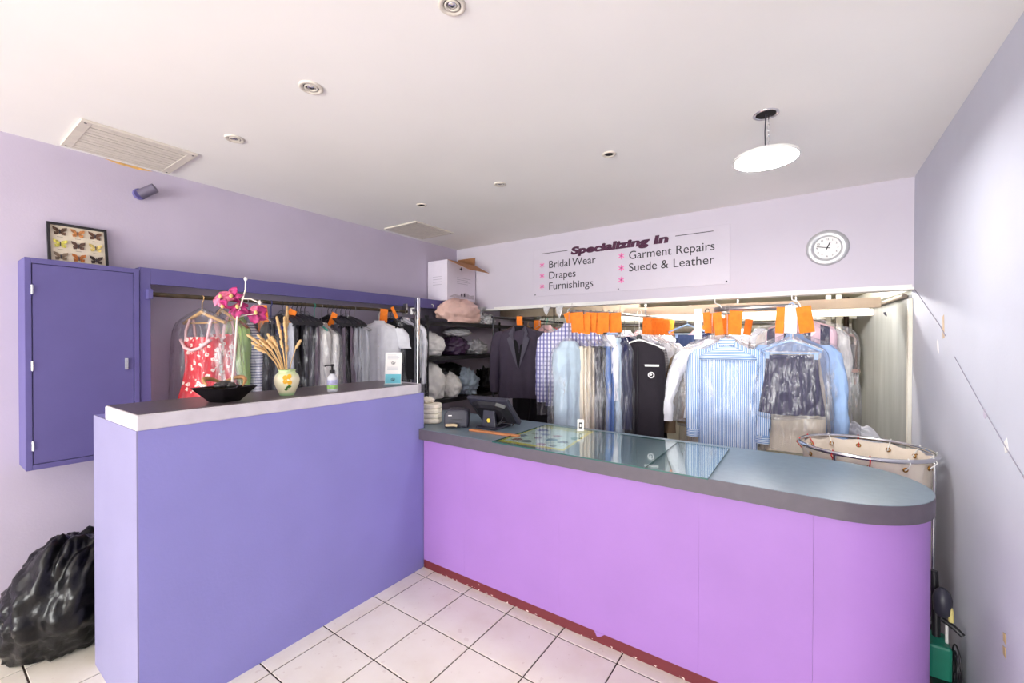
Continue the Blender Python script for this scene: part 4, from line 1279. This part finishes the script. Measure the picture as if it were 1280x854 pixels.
def vase_mat():
    t = NT('green tinged cream glaze')
    co = xyz(t)
    c = t.ramp(t.math('MULTIPLY', co[2], 7.2), [(0.0, s2l((150, 200, 140))), (0.16, s2l((232, 226, 190))), (0.7, s2l((236, 230, 196))), (0.95, s2l((196, 218, 158)))])
    t.l(c, t.b.inputs['Base Color'])
    t.b.inputs['Roughness'].default_value = 0.3
    return t.m


VP = [(.036, 0), (.038, .006), (.044, .02), (.060, .06), (.064, .085), (.058, .108), (.044, .124), (.040, .130), (.046, .140), (.042, .139), (.036, .128), (.034, .10)]
MB().lathe(VP, 32, cap=(True, True)).build('vase_body', vase_mat(), vs)


def decal(name, pts, m):
    mb = MB()
    out = []
    for a, z in pts:
        r_ = float(np.interp(z, [.02, .06, .085, .108], [.044, .060, .064, .058])) + .0012
        out.append((r_ * math.cos(a), r_ * math.sin(a), z))
    inn = [(x * .97, y * .97, z) for x, y, z in out]
    n = len(out)
    mb.add(out + inn, [tuple(range(n)), tuple(range(2 * n - 1, n - 1, -1))] + [(i, n + i, n + (i + 1) % n, (i + 1) % n) for i in range(n)])
    return mb.build(name, m, vs)


a0 = R(-22)
for dz, da in ((0, 0), (.018, .1), (-.016, .12), (.012, -.25), (-.010, -.22)):
    decal('painted_petal', [(a0 + da + .20 * math.cos(t), .088 + dz + .013 * math.sin(t)) for t in [q * math.pi / 4 for q in range(8)]], mat('painted yellow', (232, 176, 40), 0.4))
decal('painted_leaf', [(a0 + .12, .062), (a0 - .1, .052), (a0 - .35, .034), (a0 - .2, .026), (a0 + .1, .036), (a0 + .3, .05)], mat('painted leaf green', (70, 116, 50), 0.4))

wh = thing('dried_wheat', 'bunch of dried wheat ears standing in the pottery vase', 'dried flowers', (-2.352, 1.215, ZL + .135))
M_wheat = mat('dried wheat', (214, 176, 122), 0.75, 0, 0.2, 70)
WH = [(-.13, -.10, .17), (-.11, -.12, .13), (-.08, -.06, .18), (-.06, -.05, .16), (-.045, -.06, .19), (-.03, -.02, .17), (-.10, -.05, .19), (.0, .0, .14), (-.015, .01, .36), (-.03, -.04, .30), (.055, .05, .17), (-.15, -.14, .20), (-.075, -.09, .15), (.01, -.01, .22), (-.14, -.12, .155), (-.12, -.10, .20), (-.095, -.10, .17), (-.07, -.07, .205), (-.055, -.08, .17), (-.02, -.035, .25), (-.005, -.01, .30)]
for dx, dy, dz in WH:
    tip = Vector((dx, dy, dz))
    b0 = Vector((dx * .06, dy * .06, -.06))
    mid = tip * .62 + Vector((0, 0, .015))
    st_ = MB().tube([b0, mid * .5 + b0 * .2, mid], .0022, 5).build('stalk', M_wheat, wh)
    d = (tip - mid)
    pts = [mid + d * t for t in (0, .15, .35, .55, .75, .9, 1.0)]
    MB().tube(pts, [.003, .009, .007, .0095, .007, .008, .002], 6).build('ear', M_wheat, st_)

sn = thing('pump_bottle', 'clear hand sanitiser bottle with black pump on the ledge', 'bottle', (-2.285, 1.445, ZL))
MB().lathe([(.026, 0), (.029, .004), (.029, .075), (.026, .088), (.013, .10), (.012, .108)], 24).build('bottle_body', mat('hazy clear plastic', (206, 208, 214), 0.15, 0, 0.05, 20), sn)
MB().lathe([(.0296, .018), (.0296, .040)], 24, cap=(False, False)).build('green_label', mat('green print', (150, 196, 110), 0.5, 0, 0.2, 60), sn)
MB().lathe([(.0296, .042), (.0296, .070)], 24, cap=(False, False)).build('lilac_label', mat('lilac print', (176, 176, 214), 0.5, 0, 0.2, 60), sn)
MB().lathe([(.015, .106), (.015, .126), (.006, .128), (.006, .150), (.012, .150), (.012, .160), (.004, .162)], 16).tube([(0, 0, .155), (-.02, -.028, .154), (-.024, -.034, .148)], .0045, 6).build('pump', M_black, sn)

cdn = thing('notice_card', 'white and turquoise notice card in a clear stand at the ledge end', 'sign', (-2.345, 1.94, ZL), R(40))
T = Matrix.Rotation(R(-8), 4, 'X')
MB().box(-.055, .055, -.004, .004, 0, .218, T).build('card', M_white, cdn, bevel=.001)
MB().box(-.053, .053, -.0052, -.004, .004, .068, T).build('turquoise_panel', mat('turquoise print', (104, 190, 206), 0.5, 0, 0.03), cdn)
mb = MB()
for z in (.20, .19, .18, .172, .115, .106, .097):
    mb.box(-.04, .04 - .01 * (int(z * 1000) % 3), -.0048, -.004, z, z + .003, T)
mb.build('printed_lines', mat('pale grey print', (186, 188, 196), 0.7, 0, 0), cdn)
for z, m in ((.145, M_dark), (.03, M_dark)):
    mb = MB()
    mb.tube([T @ Vector((x, -.0056, z + zz)) for x, zz in ((.004, -.008), (-.010, -.006), (-.012, .004), (-.002, .010), (.004, .004), (-.006, .0), (.012, -.006))], .0018, 5)
    mb.tube([T @ Vector((x, -.0056, z + zz)) for x, zz in ((.006, .0), (.014, .002), (.012, .008))], .0015, 5)
    mb.build('printed_emblem', m, cdn)
MB().box(-.06, .06, -.012, .035, 0, .003).build('stand_foot', mat('clear acrylic', (214, 220, 224), 0.1, 0, 0.02), cdn)

# ------------------------------------------------------------------ things on the service counter
pp = thing('price_poster', 'yellow bordered poster of garment pictures under the counter glass', 'poster', (-1.34, 2.375, ZT + .0003))
MB().prism([(-.205, -.297), (.235, -.277), (.165, .285), (-.225, .305)], 0, .0008).build('border', mat('yellow poster border', (238, 214, 40), 0.5, 0, 0.04), pp)
MB().prism([(-.185, -.262), (.215, -.243), (.155, .19), (-.198, .205)], .0009, .0013).build('sheet', mat('pale poster paper', (222, 236, 226), 0.5, 0, 0.05, 12), pp)
MB().prism([(-.2, .215), (.155, .2), (.15, .27), (-.2, .285)], .0009, .0013).build('title_band', mat('printed yellow green', (214, 214, 120), 0.5, 0, 0.3, 45), pp)
pc = [(130, 40, 60), (60, 70, 90), (190, 120, 130), (70, 90, 80), (90, 110, 160), (140, 100, 90), (60, 130, 150), (50, 50, 70), (190, 190, 160), (120, 140, 170), (180, 60, 60), (90, 150, 120), (70, 80, 140)]
for k in range(13):
    x, y = -.14 + (k % 4) * .095 + rnd.uniform(-.015, .015), -.21 + (k // 4) * .115 + rnd.uniform(-.015, .015)
    w, h = rnd.uniform(.024, .040), rnd.uniform(.022, .036)
    pts = [(x + w * math.cos(t) * (1 + .3 * math.cos(3 * t + k)), y + h * math.sin(t) * (1 + .25 * math.sin(2 * t + k))) for t in [q * math.pi / 5 for q in range(10)]]
    MB().prism(pts, .0013, .0017).build('printed_picture', mat('poster print %d' % k, pc[k], 0.5, 0, 0.4, 60), pp)
M_gl = thin_glass('greenish counter glass', (0.94, 0.985, 0.978), 1.0)
M_gle = mat('green glass edge', (38, 88, 84), 0.15, 0, 0.05)
for k, (x0, x1) in enumerate(((-1.545, -.627), (-.624, -.35))):
    gg = thing('counter_glass', ['long greenish glass sheet over the poster on the counter', 'short greenish glass sheet at the right of the poster sheet'][k], 'glass', (x0, 2.02, ZT + .0026))
    MB().box(0.001, x1 - x0 - .001, .001, .639, 0, .0065).build('pane', M_gl, gg)
    e = .0012
    MB().box(0, x1 - x0, 0, e, 0, .0066).box(0, x1 - x0, .64 - e, .64, 0, .0066).box(0, e, e, .64 - e, 0, .0066).box(x1 - x0 - e, x1 - x0, e, .64 - e, 0, .0066).build('polished_edge', M_gle, gg)
dk = thing('small_device', 'small white clip stand with dark symbol on the poster', 'display', (px(726, 2.60), 2.60, ZT + .0095), R(20))
T = Matrix.Rotation(R(-8), 4, 'X')
MB().box(-.022, .022, -.004, .004, 0, .075, T).box(-.024, .024, -.012, .02, 0, .004).build('card', M_white, dk, bevel=.001)
MB().box(-.011, .011, -.0052, -.004, .015, .055, T).build('printed_symbol', M_black, dk)
MB().box(-.005, .005, -.0058, -.0052, .025, .045, T).build('symbol_inset', M_white, dk)

mn = thing('point_of_sale_screen', 'black touch screen till seen from behind, tilted on its foot', 'monitor', (-1.82, 2.40, ZT), R(2))
T = Matrix.Translation((0, .0, .118)) @ Matrix.Rotation(R(44), 4, 'X')
MB().box(-.17, .17, -.010, .022, -.13, .13, T).build('screen_shell', M_dark, mn, bevel=.006)
MB().rings([[T @ Vector((x * w, y, z * w)) for x, z in ((-.15, -.11), (0, -.115), (.15, -.11), (.155, 0), (.15, .08), (.08, .11), (-.08, .11), (-.15, .08), (-.155, 0))] for w, y in ((1, -.010), (.9, -.028), (.7, -.040))], smooth=False).build('rear_housing', M_black, mn, bevel=.004)
MB().box(-.155, .155, .0222, .0235, -.115, .115, T).build('display_glass', mat('dark display', (12, 14, 20), 0.1, 0, 0), mn)
ft = MB().prism([(-.06, 0), (.06, 0), (.045, .13), (.03, .15), (-.03, .15), (-.045, .13)], -.012, .012, Matrix.Translation((0, -.05, 0)) @ Matrix.Rotation(R(90), 4, 'X')).box(-.085, .085, -.10, .10, 0, .014).build('foot', M_dark, mn, bevel=.004)
MB().lathe([(.022, 0), (.022, .003)], 16, (0, -.0625, .055), RX).build('cable_hole', M_black, mn)
MB().lathe([(.014, 0), (.014, .005)], 14, (.003, -.0635, .057), RX).build('cable_label', mat('yellow sticker', (222, 196, 70), 0.5), mn)
MB().tube([(.05, -.04, .015), (.10, -.05, .05), (.13, -.02, .06), (.14, .04, .03), (.12, .06, .012)], .004, 6).tube([(.03, -.05, .02), (.08, -.06, .035), (.10, -.03, .08), (.06, .0, .12)], .003, 6).build('cable', M_black, mn)

pt = thing('receipt_printer', 'dark blue-grey receipt printer on the counter left of the till', 'printer', (px(570, 2.27), 2.27, ZT), R(35))
MB().prism([(-.075, 0), (.095, 0), (.095, .115), (.06, .128), (-.045, .128), (-.075, .10)], -.07, .07, Matrix.Rotation(R(90), 4, 'X') @ Matrix.Translation((0, 0, 0))).build('housing', M_dark, pt, bevel=.012)
MB().box(-.03, .05, -.074, -.071, .06, .062).build('seam', M_black, pt)
MB().box(-.045, -.02, -.0735, -.0705, .085, .091).build('maker_badge', M_white, pt)
MB().tube([(-.06, -.085, .022), (.0, -.095, .026), (.02, -.095, .02)], .010, 10).build('paper_roll_end', mat('tan paper roll', (206, 184, 150), 0.8), pt)

tt = thing('tissue_stack', 'stack of cream folded cloths on the counter beside the half wall', 'cloths', (px(538, 2.26), 2.26, ZT), R(36))
M_cr = mat('cream towelling', (236, 228, 210), 0.9, 0, 0.05, 20, 0.4, 60)
for k in range(4):
    sheath(MB(), [(.036 * (k + 1), .076, .062), (.036 * (k + 1) - .004, .083, .068), (.036 * k + .005, .083, .068), (.036 * k + .0005, .077, .062)], 6, 28, .002, 4, k, power=.5).build('folded_cloth', M_cr, tt)
blob('crumpled_cloth', 'crumpled white cloth with an orange scrap on top of the cream stack', 'cloth', (px(534, 2.27), 2.27, ZT + .1445), (.06, .05, .03), M_cr, 44, .2, 3, .5)
wb_ = MB().box(-.19, .19, -.018, .018, 0, .012).build('timber_batten', mat('orange brown timber', (190, 122, 76), 0.55, 0, 0.1, 20), None, (-1.685, 2.225, ZT), bevel=.002)
wb_.rotation_euler = (0, 0, R(4))
tag(wb_, 'orange-brown timber batten lying in front of the till foot', 'wood')

# ------------------------------------------------------------------ canvas hamper
hp = thing('laundry_hamper', 'canvas laundry hamper on a round chrome frame behind the rounded counter end', 'hamper', (.272, 3.11, 0))
RH = .30
circ = lambda r_, z, n=48: [(r_ * math.cos(2 * math.pi * k / n), r_ * math.sin(2 * math.pi * k / n), z) for k in range(n)]
MB().tube(circ(RH, 1.0), .0115, 10, True).build('rim_hoop', M_chrome, hp)
MB().tube(circ(RH * .98, .18), .009, 8, True).build('base_hoop', M_chrome, hp)
for k in range(4):
    a = R(90 * k + 62)
    lg = MB().tube([(RH * math.cos(a), RH * math.sin(a), .99), (RH * .98 * math.cos(a), RH * .98 * math.sin(a), .10)], .0085, 8).build('leg', M_chrome, hp)
    MB().tube([(RH * .98 * math.cos(a) - .010, RH * .98 * math.sin(a), .035), (RH * .98 * math.cos(a) + .010, RH * .98 * math.sin(a), .035)], .035, 14).box(RH * .98 * math.cos(a) - .014, RH * .98 * math.cos(a) + .014, RH * .98 * math.sin(a) - .012, RH * .98 * math.sin(a) + .012, .05, .10).build('caster', M_dark, lg)
M_canvas = mat('cream canvas', (234, 222, 206), 0.85, 0, 0.05, 7, 0.35, 26)
rg = np.random.RandomState(4)
rs = []
for r_, z in ((.284, .984), (.276, .90), (.262, .75), (.25, .5), (.24, .30), (.20, .26), (.19, .27), (.232, .31), (.243, .5), (.252, .75), (.268, .90), (.280, .986)):
    rs.append([((r_ + .007 * math.sin(9 * a + 3 * z) + (.006 if z > .94 and k % 4 == 0 else 0)) * math.cos(a), (r_ + .007 * math.sin(9 * a + 3 * z) + (.006 if z > .94 and k % 4 == 0 else 0)) * math.sin(a), z + (.006 * math.cos(12 * a) if z > .94 else 0)) for k, a in [(k, 2 * math.pi * k / 72) for k in range(72)]])
MB().rings(rs, (False, False)).build('canvas_bag', M_canvas, hp)
for k in range(12):
    a = R(30 * k)
    c, s = math.cos(a), math.sin(a)
    for rr, flip in ((.2825, 1),):
        P = Vector((rr * c, rr * s, .955))
        U, V = Vector((-s, c, 0)), Vector((0, 0, 1))
        ey = MB().tube([P + Vector((c, s, 0)) * .002 + U * .010 * math.cos(t) + V * .010 * math.sin(t) for t in [q * math.pi / 5 for q in range(10)]], .0035, 6, True)
        P2 = Vector((.270 * c, .270 * s, .955))
        ey.tube([P2 - Vector((c, s, 0)) * .001 + U * .010 * math.cos(t) + V * .010 * math.sin(t) for t in [q * math.pi / 5 for q in range(10)]], .0035, 6, True)
        ey.build('eyelet', M_brass, hp)
        MB().tube([P + Vector((c, s, 0)) * .006, Vector((.315 * c, .315 * s, .99)), Vector((.30 * c, .30 * s, 1.015)), Vector((.284 * c, .284 * s, .99)), Vector((.258 * c, .258 * s, .95))], .003, 5).build('tie_cord', M_red if k in (5, 6, 8, 9, 3) else M_white, hp)
blob('linen_bag', 'grey stuffed linen bag on the floor pile behind the hamper', 'bag', (px(1072, 3.95), 3.95, 0), (.22, .17, .52), mat('pale grey linen', (206, 206, 212), 0.8, 0, 0.05, 8, 0.3, 30), 52, .08, 2, .9)
blob('film_heap', 'heap of clear crumpled film hanging left of the grey linen bag', 'plastic', (px(1050, 4.1), 4.1, 0), (.11, .10, .60), M_foil, 57, .2, 3, .9, ridged=True)

# rear utilities at the end of the galvanised panel
ut = thing('pipe_rack', 'rusty bracket shelf with pipes and a yellow strap in the far right corner', 'pipes', (px(1052, 5.25), 5.25, 0))
M_rust = mat('rusty brown pipe', (78, 56, 44), 0.6, 0.3, 0.3, 30)
MB().tube([(.04, .1, .3), (.04, .1, 2.04)], .022, 8).build('pipe', M_rust, ut)
MB().tube([(-.03, .12, .3), (-.03, .12, 2.04)], .018, 8).build('pipe', M_rust, ut)
MB().tube([(.11, .05, 1.18), (.11, .05, 1.62), (.09, .05, 1.66), (-.02, .05, 1.66)], .014, 8).build('pipe', mat('brown drum', (96, 70, 58), 0.5), ut)
MB().box(-.06, .14, -.02, .12, 1.30, 1.33).build('bracket_shelf', mat('reddish shelf', (140, 104, 92), 0.7), ut)
MB().tube([(-.04, -.01, 1.34), (.02, -.01, 1.40), (.05, -.01, 1.50)], .014, 6).build('strap', mat('yellow strap', (214, 196, 60), 0.6), ut)
MB().box(-.02, .10, .0, .08, 1.33, 1.58).build('motor_box', M_shadow, ut)

# ------------------------------------------------------------------ right wall marks, clutter behind the counter end
def strip_on_wall(name, label, cat, pts, m, t=.0012):
    mb = MB().prism(pts, 0, t, Matrix.Translation((XR - .0002, 0, 0)) @ Matrix.Rotation(R(-90), 4, 'Z') @ Matrix.Rotation(R(90), 4, 'X') @ Matrix.Scale(-1, 4, (1, 0, 0)))
    return tag(mb.build(name, m), label, cat)


strip_on_wall('tape_scrap', 'brown tape strip on the right wall beside the crack', 'tape', [(3.19, 1.62), (3.225, 1.615), (3.235, 1.735), (3.205, 1.745)], mat('brown tape', (200, 172, 140), 0.6, 0, 0.1, 30))
strip_on_wall('paper_scrap', 'torn white paper scrap on the right wall below the brown tape', 'paper', [(3.30, 1.53), (3.335, 1.55), (3.35, 1.60), (3.325, 1.615), (3.31, 1.575)], M_tagW)
strip_on_wall('filler_patch', 'white filler dab on the crack in the right wall', 'patch', [(2.30, 1.20), (2.335, 1.185), (2.345, 1.225), (2.32, 1.245)], M_white)
strip_on_wall('filler_patch', 'round pale filler dab on the right wall near the hamper', 'patch', [(2.555 + .018 * math.cos(t), 1.30 + .020 * math.sin(t)) for t in [q * math.pi / 5 for q in range(10)]], M_wall)
for k, z in enumerate((.505, .455)):
    strip_on_wall('paint_chip', ['upper of two yellowish paint chips low on the right wall', 'lower of two yellowish paint chips low on the right wall'][k], 'paint chip', [(2.305, z - .02), (2.33, z - .017), (2.335, z + .012), (2.31, z + .018)], mat('yellowed plaster', (200, 176, 130), 0.8, 0, 0.1))
cr = MB().tube([(XR - .0026, 3.95, 1.955), (XR - .0026, 3.28, 1.69), (XR - .0026, 3.16, 1.63)], .0022, 5).tube([(XR - .0026, 2.99, 1.524), (XR - .0026, 2.60, 1.335), (XR - .0026, 2.30, 1.20), (XR - .0026, 2.0, 1.07)], .0018, 5)
tag(cr.build('thin_wire', mat('grey wire', (150, 146, 160), 0.6)), 'thin grey wire running diagonally down the right wall', 'wire')
# upright vacuum cleaner between counter end and wall
vc = thing('vacuum_cleaner', 'upright vacuum cleaner with green body wedged between counter end and right wall', 'vacuum cleaner', (.523, 2.78, 0))
MB().box(-.045, .035, -.07, .07, .03, .20).build('green_body', mat('teal green plastic', (28, 120, 98), 0.35), vc, bevel=.012)
MB().box(-.05, .06, -.16, .08, 0, .05).build('floor_head', M_black, vc, bevel=.01)
MB().tube([(-.005, .02, .19), (-.005, .03, .35), (-.012, .04, .50)], .016, 10).build('pole', M_black, vc)
MB().lathe([(.02, 0), (.032, .02), (.035, .08), (.028, .11), (.012, .13)], 14, (.008, -.02, .32)).build('motor_cap', M_dark, vc)
MB().tube([(.01, -.01, .30), (.045, -.03, .285), (.072, -.04, .262)], [.013, .012, .011], 8).build('handle', M_black, vc)
MB().tube([(.02, -.03, .40), (.032, -.035, .36), (.034, -.035, .31)], .010, 8).build('yellow_hose', mat('yellow cable tie', (222, 206, 130), 0.6), vc)
MB().tube([(.022, -.02, .29), (.024, -.02, .16), (.02, -.02, .10)], .006, 8).build('white_pipe', M_white, vc)
lp = MB()
for k in range(5):
    r_ = .035 + .008 * k
    lp.tube([(.045 + .012 * math.sin(k + t) * .5, -.08 + r_ * math.cos(t) * .7, .09 + .012 * k + r_ * math.sin(t) * (1 + .1 * k)) for t in [q * math.pi / 9 for q in range(18)]], .0035, 5, True)
lp.build('cable_coil', M_black, vc)

# ------------------------------------------------------------------ black rubbish bag
rb = blob('rubbish_bag', 'black plastic rubbish bag slumped on the tiles behind the half wall', 'bag', (-3.27, .49, 0), (.28, .25, .37), M_bin, 61, .09, 2.1, .55, sub=(96, 72), rz=.2, tilt=.28, wrinkle=.19)
